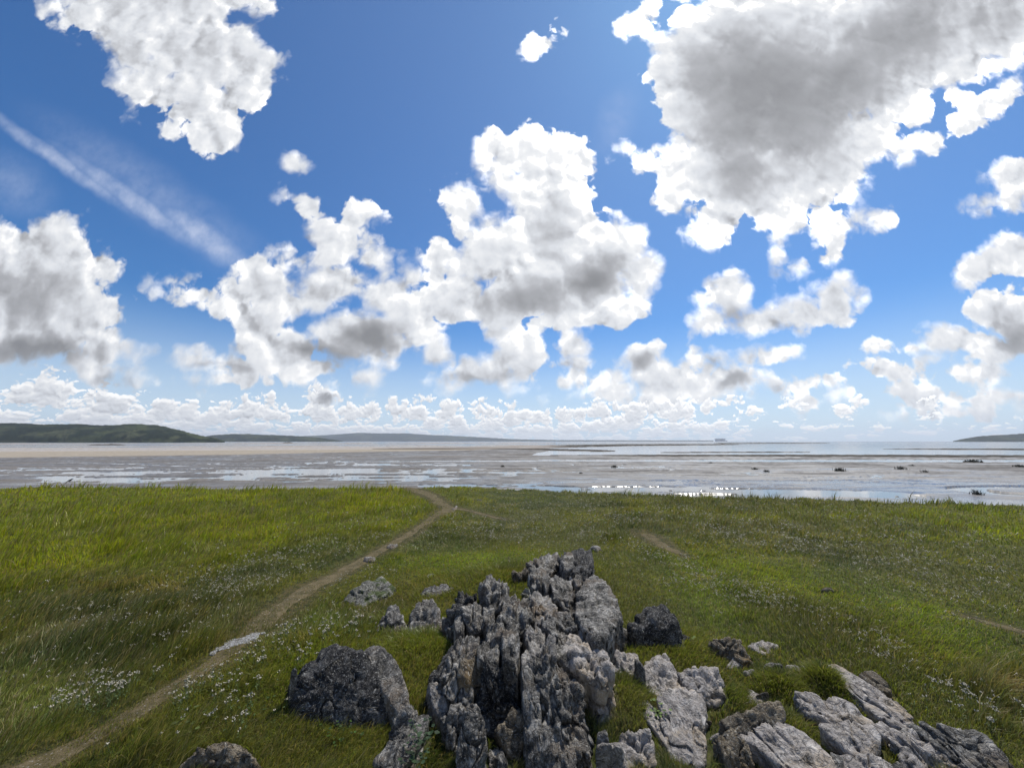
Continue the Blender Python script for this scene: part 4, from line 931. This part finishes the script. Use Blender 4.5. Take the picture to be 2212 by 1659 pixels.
# fringe growing up against stones
gi_, gj_ = np.nonzero(hm > -.02)
gx_ = GX0 + gi_ * GC; gy_ = GY0 + gj_ * GC
pick = rng.choice(len(gx_), 42000); q = rng.normal(0, .10, (42000, 2)); xs.append(gx_[pick] + q[:, 0]); ys.append(gy_[pick] + q[:, 1])
x = np.concatenate(xs); y = np.concatenate(ys); gz_ = ground_z(x, y); pd2 = path_d(x, y)
keep = (stone_h(x, y) < gz_ + .02) & (pd2 > 0); x, y, gz_ = x[keep], y[keep], gz_[keep]; n_ = len(x)
base = turf_tint(x, y) * .5 + C_MOSS * .5
Hh = rng.uniform(.05, .125, n_); e_x, e_y = np.gradient(np.zeros(1)) if False else (0, 0)
ep = .03; sxx = ground_z(x + ep, y) - ground_z(x - ep, y); syy = ground_z(x, y + ep) - ground_z(x, y - ep)
ld = np.arctan2(-syy - .004, -sxx) + rng.normal(0, .5, n_)
col = base * rng.uniform(.6, 1.3, n_)[:, None]; dry = rng.uniform(0, 1, n_) < .12; col[dry] = C_DRY * rng.uniform(.6, 1.2, dry.sum())[:, None]
V1, Q1, T1, C1 = blades(np.stack([x, y, gz_], -1), Hh, np.clip(np.hypot(x, y) / 385 * .42, .0035, .012) * rng.uniform(.7, 1.2, n_), ld, np.clip(rng.normal(.85, .2, n_), .3, 1.2), col, col * 1.25)
fes = new_mesh('tufted_grass', V1, [Q1, T1], m_grass, smooth=False, attrs={'tint': np.clip(C1, 0, 1)}); tag(fes, kind='stuff'); fes['label'] = 'soft drooping tufted grass around the stones'

# ---- white wildflowers
m_petal, t, out = material('petals'); b = principled(t, out, Base_Color=(.38, .35, .27, 1), Roughness=.7)
m_stem, t, out = material('flower_stems'); principled(t, out, Base_Color=(.07, .11, .03, 1), Roughness=.8)
m_seed, t, out = material('seed_heads'); principled(t, out, Base_Color=(.33, .27, .20, 1), Roughness=.9)
def flower_field(px, py, x, y):
    g = lambda *k: gauss_px(px, py, *k)
    f = .85 * g(620, 1235, 260, 55, -12) + .5 * g(300, 1340, 330, 60, -5) + .75 * g(1100, 1150, 220, 40, 0) + .9 * g(1560, 1140, 330, 50, 5) + .8 * g(1950, 1200, 320, 60, 12) + 1.1 * g(1720, 1340, 230, 26, 22) + 1.2 * g(1870, 1400, 110, 26, 25)
    f += .1 * g(560, 1440, 120, 40, -35) + .15 * g(520, 1560, 60, 45) + .3 * g(330, 1500, 200, 60, -30) + .4 * g(1480, 1260, 200, 40, 20) + .35 * g(2100, 1300, 160, 60) + .5 * g(2120, 1520, 90, 60) + .5 * g(150, 1480, 180, 60) + .25 * g(720, 1390, 80, 24, -20)
    n = fbm(x * 1.4, y * 1.4, 0, 3, 71)
    return np.minimum(f, .75) * (.25 + 1.1 * sstep(-.15, .45, n))
nf = 150000
x, y, r, a = scatter(nf, 1.08, 6.2, 40, 1.25)
gz_ = ground_z(x, y); px, py, _ = to_px(x, y, gz_)
f_ = flower_field(px, py, x, y)
keep = (rng.uniform(0, 1, nf) < f_ * .50) & (path_d(x, y) > .1) & (r < edge_r(a) - .3) & (stone_h(x, y) < gz_ + .02)
keep &= (px > -40) & (px < W0 + 40) & (py < H0 + 10)
x, y, r, gz_ = x[keep], y[keep], r[keep], gz_[keep]
order = np.argsort(r); x, y, r, gz_ = x[order], y[order], r[order], gz_[order]
print('flowers', len(x))
def head_mesh(n=7, size=.008, spread=.022, seed=0):
    g = np.random.default_rng(seed); V = [np.array([0, 0, -.012])]; F = []; hub = 0
    for i in range(n):
        c = np.array([g.normal(0, spread * .5), g.normal(0, spread * .5), g.uniform(-.004, .008)]); k = 6; b0 = len(V)
        tilt = g.normal(0, .5, 2)
        V.append(c + [0, 0, size * .25])
        for j_ in range(k):
            th = 2 * math.pi * j_ / k; rr2 = size * g.uniform(.7, 1.1); v_ = np.array([math.cos(th) * rr2, math.sin(th) * rr2, 0]); v_[2] = v_[0] * tilt[0] + v_[1] * tilt[1]; V.append(c + v_)
        for j_ in range(k): F.append([b0, b0 + 1 + j_, b0 + 1 + (j_ + 1) % k])
        F.append([hub, b0, b0 + 1])
    return np.array(V), np.array(F)
def stem_mesh(h, seed=0):
    g = np.random.default_rng(seed); V = []; F = []
    def tube(p0, p1, w):
        b0 = len(V); d = np.array(p1) - p0; s1 = np.array([w, 0, 0]); s2 = np.array([-w * .5, w * .87, 0]); s3 = -(s1 + s2)
        for p_ in (p0, p1):
            for s_ in (s1, s2, s3): V.append(np.array(p_) + s_)
        for j_ in range(3): F.append([b0 + j_, b0 + (j_ + 1) % 3, b0 + 3 + (j_ + 1) % 3, b0 + 3 + j_])
    tip = np.array([0, 0, 0.]); mid_ = np.array([g.normal(0, .01), g.normal(0, .01), -h * .5]); bot = np.array([g.normal(0, .01), g.normal(0, .01), -h - .02])
    tube(bot, mid_, .0016); tube(mid_, tip, .0013)
    for _ in range(4):
        e = np.array([g.normal(0, .014), g.normal(0, .014), -.002]); tube(np.array([0, 0, -.03]), e, .0008)
    for _ in range(3):                                   # small leaves
        z0 = -h * g.uniform(.3, .9); th = g.uniform(0, 6.28); b0 = len(V); l_ = .03
        V += [np.array([0, 0, z0]), np.array([math.cos(th) * l_ * .5 - math.sin(th) * .004, math.sin(th) * l_ * .5 + math.cos(th) * .004, z0 + .012]), np.array([math.cos(th) * l_, math.sin(th) * l_, z0 + .008]), np.array([math.cos(th) * l_ * .5 + math.sin(th) * .004, math.sin(th) * l_ * .5 - math.cos(th) * .004, z0 + .012])]
        F.append([b0, b0 + 1, b0 + 2, b0 + 3])
    return np.array(V), np.array(F)
def mesh_only(name, V, F, mat):
    o = new_mesh(name, V, [F], mat, smooth=False); me = o.data; bpy.data.objects.remove(o); return me
heads = [mesh_only('flower_head', *head_mesh(6 + k, .0052, .015 + .003 * k, k), m_petal) for k in range(4)]
stems = [mesh_only('stem', *stem_mesh(.16, k), m_stem) for k in range(4)]
NI = min(300, len(x))
for i in range(NI):
    e = bpy.data.objects.new('wildflower', None); COL.objects.link(e); e.empty_display_size = .05
    hgt = float(rng.uniform(.11, .22)); sc_ = float(rng.uniform(.8, 1.3))
    e.location = (x[i], y[i], gz_[i]); e.rotation_euler = (float(rng.normal(0, .12)), float(rng.normal(0, .12)), float(rng.uniform(0, 6.28)))
    tag(e, 'small white wildflower on a thin stem in the grass', 'flower', 'white wildflowers in the grass')
    s_o = bpy.data.objects.new('stem', stems[i % 4]); COL.objects.link(s_o); s_o.parent = e; s_o.location = (0, 0, hgt); s_o.scale = (1, 1, hgt / .16)
    h_o = bpy.data.objects.new('flower_head', heads[(i // 4) % 4]); COL.objects.link(h_o); h_o.parent = e; h_o.location = (0, 0, hgt); h_o.scale = (sc_,) * 3
# the farther ones as one mass
hv, hf = head_mesh(4, .0062, .018, 9)
x2, y2, r2, z2 = x[NI:], y[NI:], r[NI:], gz_[NI:]; n2 = len(x2)
sc2 = np.clip(r2 / 9.0, .75, 1.7) * rng.uniform(.5, 1.15, n2); hh = rng.uniform(.08, .20, n2)
th = rng.uniform(0, 6.28, n2); cs_, sn_ = np.cos(th)[:, None], np.sin(th)[:, None]
VX = (hv[None, :, 0] * cs_ - hv[None, :, 1] * sn_) * sc2[:, None] + x2[:, None]; VY = (hv[None, :, 0] * sn_ + hv[None, :, 1] * cs_) * sc2[:, None] + y2[:, None]; VZ = hv[None, :, 2] * sc2[:, None] * 1.5 + (z2 + hh)[:, None]
VV = np.stack([VX, VY, VZ], -1).reshape(-1, 3); FF = (hf[None] + (np.arange(n2) * len(hv))[:, None, None]).reshape(-1, 3)
o = new_mesh('wildflowers', VV, [FF], m_petal, smooth=False); tag(o, kind='stuff'); o['label'] = 'thousands of small white wildflowers scattered over the farther meadow'

# ================================================================== small things on the flat
m_weed, t, out = material('salt_weed'); principled(t, out, Base_Color=(.035, .035, .018, 1), Roughness=.9)
def marsh_clump(px, py, wpx, hpx):
    c = at(px, py, SEA + .1); d = np.hypot(c[0], c[1]); w = wpx / F0 * d; h = hpx / F0 * d
    n = 90; q = rng.normal(0, .28, (n, 2)) * [w, w * .8]
    P = np.stack([q[:, 0], q[:, 1], np.full(n, -.03)], -1)
    V1, Q1, T1, C1 = blades(P, h * rng.uniform(.4, 1.1, n) * np.exp(-(q[:, 0] / w) ** 2 * 3), np.full(n, max(.02, w * .05)), rng.uniform(0, 6.28, n), rng.uniform(.1, .7, n), np.tile([[.04, .04, .02]], (n, 1)), np.tile([[.05, .05, .03]], (n, 1)))
    return new_mesh('marsh_clump', V1, [Q1, T1], m_weed, smooth=False, loc=tuple(c))
MC = [(1085, 1008, 9, 5, 'marsh weed clump farthest left on the flat, above the path end'), (1255, 1023, 8, 5, 'tiny marsh weed clump below the curved runnel'), (1327, 1009, 12, 6, 'marsh weed clump beside the right end of the long pool'),
      (1630, 1014, 12, 5, 'marsh weed clump with a spike, left of a close pair on the brown flat'), (1656, 1019, 9, 6, 'small marsh weed clump, right one of a close pair on the brown flat'), (1813, 1017, 16, 8, 'bushy marsh weed clump standing beside the thin bright pool'),
      (1947, 1013, 13, 6, 'marsh weed clump right of the thin bright pool'), (1997, 1020, 9, 5, 'small dark marsh weed clump on the right flat'), (1970, 1006, 7, 3, 'tiny weed clump behind the right flat clumps'), (2102, 998, 20, 5, 'low wide weed clump on the bright channel edge'), (2200, 1008, 12, 4, 'weed clump at the right edge of the flat'),
      (2111, 1068, 12, 9, 'largest weed clump, next to the curved creek at the right'), (1535, 1000, 8, 3, 'tiny weed clump behind the right end of the long pool')]
for px, py, w, h, lab in MC:
    tag(marsh_clump(px, py, w, h), lab, 'weed clump', 'weed clumps on the mudflat')
# skears: low stone scars in the far shallows
m_scar, t, out = material('dark_scar'); principled(t, out, Base_Color=(.05, .045, .035, 1), Roughness=.9)
for (px, py, w, lab) in [(232, 961.5, 62, 'long low dark rock scar in the far shallows at the left'), (622, 957, 22, 'small dark rock scar in the far shallows below the second hill')]:
    c = at(px, py, SEA); d = np.hypot(c[0], c[1]); w = w / F0 * d * .5; hh = 2.2 / F0 * d
    nu, nv = 60, 14; a_ = np.linspace(0, 2 * math.pi, nu, endpoint=False); rr_ = np.linspace(0, 1, nv)
    X = rr_[:, None] * np.cos(a_) * w; Y = rr_[:, None] * np.sin(a_) * w * .5
    Z = (1 - rr_[:, None] ** 2) * hh * (.7 + .7 * fbm(X / (w * .15), Y / (w * .15), 0, 3, 9)) - .3
    tag(new_mesh('rock_scar', np.stack([X, Y, Z], -1).reshape(-1, 3), [grid_faces(nv, nu, True)], m_scar, loc=tuple(c)), lab, 'rock')
# power station across the bay
m_conc, t, out = material('pale_cladding'); co = objco(t)
principled(t, out, Base_Color=t.mix(t.mr(t.noise(co, .05, 2.0), .4, .6), (.30, .31, .33, 1), (.40, .41, .43, 1)), Roughness=.8)
def box(x0, x1, y0, y1, z0, z1): 
    V = [(x, y, z) for z in (z0, z1) for y in (y0, y1) for x in (x0, x1)]
    return np.array(V, float), np.array([[0, 2, 3, 1], [4, 5, 7, 6], [0, 1, 5, 4], [2, 6, 7, 3], [0, 4, 6, 2], [1, 3, 7, 5]])
D = 7200.0; c = at(1546, 953.4, SEA); az_ = math.atan2(c[0], c[1]); u = D / CP / F0
st = empty('power_station', ((1546 - W0 / 2) * u, D, SEA)); tag(st, 'far grey power station of twin square blocks on the horizon across the bay', 'power station')
def part(nm, bx):
    V, F = box(*bx); return new_mesh(nm, V, [F], m_conc, smooth=False, parent=st)
for s_ in (-1, 1):
    b_ = part('reactor_block', (s_ * 5.2 * u - 3.4 * u, s_ * 5.2 * u + 3.4 * u, -40, 40, 0, 5.0 * u))
    V, F = box(s_ * 5.2 * u - 4.2 * u, s_ * 5.2 * u + 4.2 * u, -45, 45, 5.02 * u, 5.9 * u); new_mesh('roof', V, [F], m_conc, smooth=False, parent=b_)
part('turbine_hall', (-11 * u, 11 * u, -75, -50, 0, 2.0 * u))
# crow on the shore
def tube_body(pts, rad, nseg=10):
    V = []; pts = np.array(pts, float)
    for i, (p_, r_) in enumerate(zip(pts, rad)):
        d_ = pts[min(i + 1, len(pts) - 1)] - pts[max(i - 1, 0)]; d_ /= np.linalg.norm(d_)
        s1 = np.cross(d_, [0, 1, 0]); s1 /= np.linalg.norm(s1); s2 = np.cross(d_, s1)
        for k in range(nseg):
            th = 2 * math.pi * k / nseg; V.append(p_ + r_[0] * math.cos(th) * s1 + r_[1] * math.sin(th) * s2)
    return np.array(V), grid_faces(len(pts), nseg, True)
m_crow, t, out = material('black_feathers'); principled(t, out, Base_Color=(.012, .012, .014, 1), Roughness=.5)
cb = at(150, 1043, SEA + .1); e = empty('crow', tuple(cb)); e.scale = (1.3,) * 3; tag(e, 'black crow standing on the mud at the left, just beyond the grass edge', 'bird')
V, F = tube_body([(-.26, 0, .06), (-.16, 0, .12), (-.06, 0, .17), (.04, 0, .21), (.10, 0, .25), (.14, 0, .29), (.18, 0, .30), (.22, 0, .29), (.27, 0, .275)], [(.008, .03), (.02, .045), (.055, .06), (.065, .06), (.045, .045), (.035, .032), (.034, .03), (.014, .012), (.003, .003)])
new_mesh('body', V, [F], m_crow, parent=e)
for s_ in (-1, 1):
    V, F = tube_body([(.0, s_ * .03, .15), (.01, s_ * .032, .07), (.0, s_ * .032, .0), (.05, s_ * .035, -.005)], [(.015, .015), (.007, .007), (.006, .006), (.004, .004)], 6)
    new_mesh('leg', V, [F], m_crow, parent=e)
# ---- broad leaved plants
m_ivy, t, out = material('ivy_leaves'); principled(t, out, Base_Color=attr(t, 'tint'), Roughness=.65, Specular_IOR_Level=.2)
def leaf_plant(name, px, py, z, n, spread, hgt, size, c0, label, cat, droop=.3):
    c = at(px, py, z); P = []; Fq = []; Ft = []; C = []
    q = rng.normal(0, spread * .5, (n, 2)); zz = rng.uniform(.1, 1, n) * hgt
    for i in range(n):
        th = rng.uniform(0, 6.28); s_ = size * rng.uniform(.6, 1.3); d = np.array([math.cos(th), math.sin(th), -droop * rng.uniform(-.5, 1)]); nrm_ = np.array([-d[1], d[0], 0]) * .42
        o_ = np.array([q[i, 0], q[i, 1], zz[i]]); b0 = len(P)
        P += [o_, o_ + d * s_ * .35 + nrm_ * s_, o_ + d * s_ * .75 + nrm_ * s_ * .7 + [0, 0, -.1 * s_], o_ + d * s_, o_ + d * s_ * .75 - nrm_ * s_ * .7 + [0, 0, -.1 * s_], o_ + d * s_ * .35 - nrm_ * s_, o_ + d * s_ * .5 + [0, 0, -.08 * s_]]
        Ft += [[b0, b0 + 1, b0 + 6], [b0 + 1, b0 + 2, b0 + 6], [b0 + 2, b0 + 3, b0 + 6], [b0 + 3, b0 + 4, b0 + 6], [b0 + 4, b0 + 5, b0 + 6], [b0 + 5, b0, b0 + 6]]
        k = np.array(c0) * rng.uniform(.6, 1.5); C += [k] * 7
    e = empty(name, tuple(c)); tag(e, label, cat)
    new_mesh('leaves', P, [np.array(Ft)], m_ivy, smooth=False, parent=e, attrs={'tint': np.array(C)})
    SV, SF = [], []
    for i in range(0, n, 3):
        V, F = tube_body([(q[i, 0] * .3, q[i, 1] * .3, -.02), (q[i, 0] * .7, q[i, 1] * .7, zz[i] * .6), (q[i, 0], q[i, 1] + 1e-4, zz[i])], [(.002, .002), (.0018, .0018), (.001, .001)], 4); SF.append(F + sum(len(k_) for k_ in SV)); SV.append(V)
    new_mesh('stems', np.concatenate(SV), [np.concatenate(SF)], m_stem, parent=e)
leaf_plant('ivy', 912, 1600, .16, 34, .12, .15, .038, (.018, .038, .014), 'dark ivy climbing between the slanting slab and the ridge foot', 'ivy')
leaf_plant('ivy', 900, 1648, .10, 30, .12, .09, .038, (.020, .040, .015), 'low dark ivy at the bottom edge before the slanting slab', 'ivy')
leaf_plant('leafy_weed', 730, 1600, .0, 40, .18, .12, .032, (.035, .07, .010), 'fresh green leafy weed in the shade under the great dark boulder', 'plant')
leaf_plant('leafy_weed', 400, 1590, .0, 44, .22, .16, .045, (.07, .09, .02), 'yellowish leafy weed left of the brown rock at the bottom', 'plant')
leaf_plant('leafy_weed', 545, 1555, .0, 40, .16, .16, .030, (.035, .065, .015), 'dark leafy weed with white flowers left of the great dark boulder', 'plant')
leaf_plant('leafy_weed', 1420, 1560, .05, 34, .12, .16, .035, (.07, .11, .02), 'straggly weed growing on the right flank of the long pale slab', 'plant')
leaf_plant('leafy_weed', 1475, 1405, .0, 34, .16, .16, .04, (.08, .12, .02), 'pale green weed between the squat boulder and the brownish rock', 'plant')
# ================================================================== air
HD = 7.5e-5
V, F = box(-12800, 12800, -12800, 12800, SEA - 1.5, 260)
m_haze = bpy.data.materials.new('haze'); m_haze.use_nodes = True; m_haze.node_tree.nodes.clear(); t = NT(m_haze.node_tree)
pv = t.add('ShaderNodeVolumePrincipled'); pv.inputs['Density'].default_value = HD; pv.inputs['Color'].default_value = (.80, .88, 1.0, 1); pv.inputs['Anisotropy'].default_value = .3
t.l.new(pv.outputs[0], t.add('ShaderNodeOutputMaterial').inputs['Volume'])
tag(new_mesh('haze', V, [F], m_haze, smooth=False), kind='stuff')
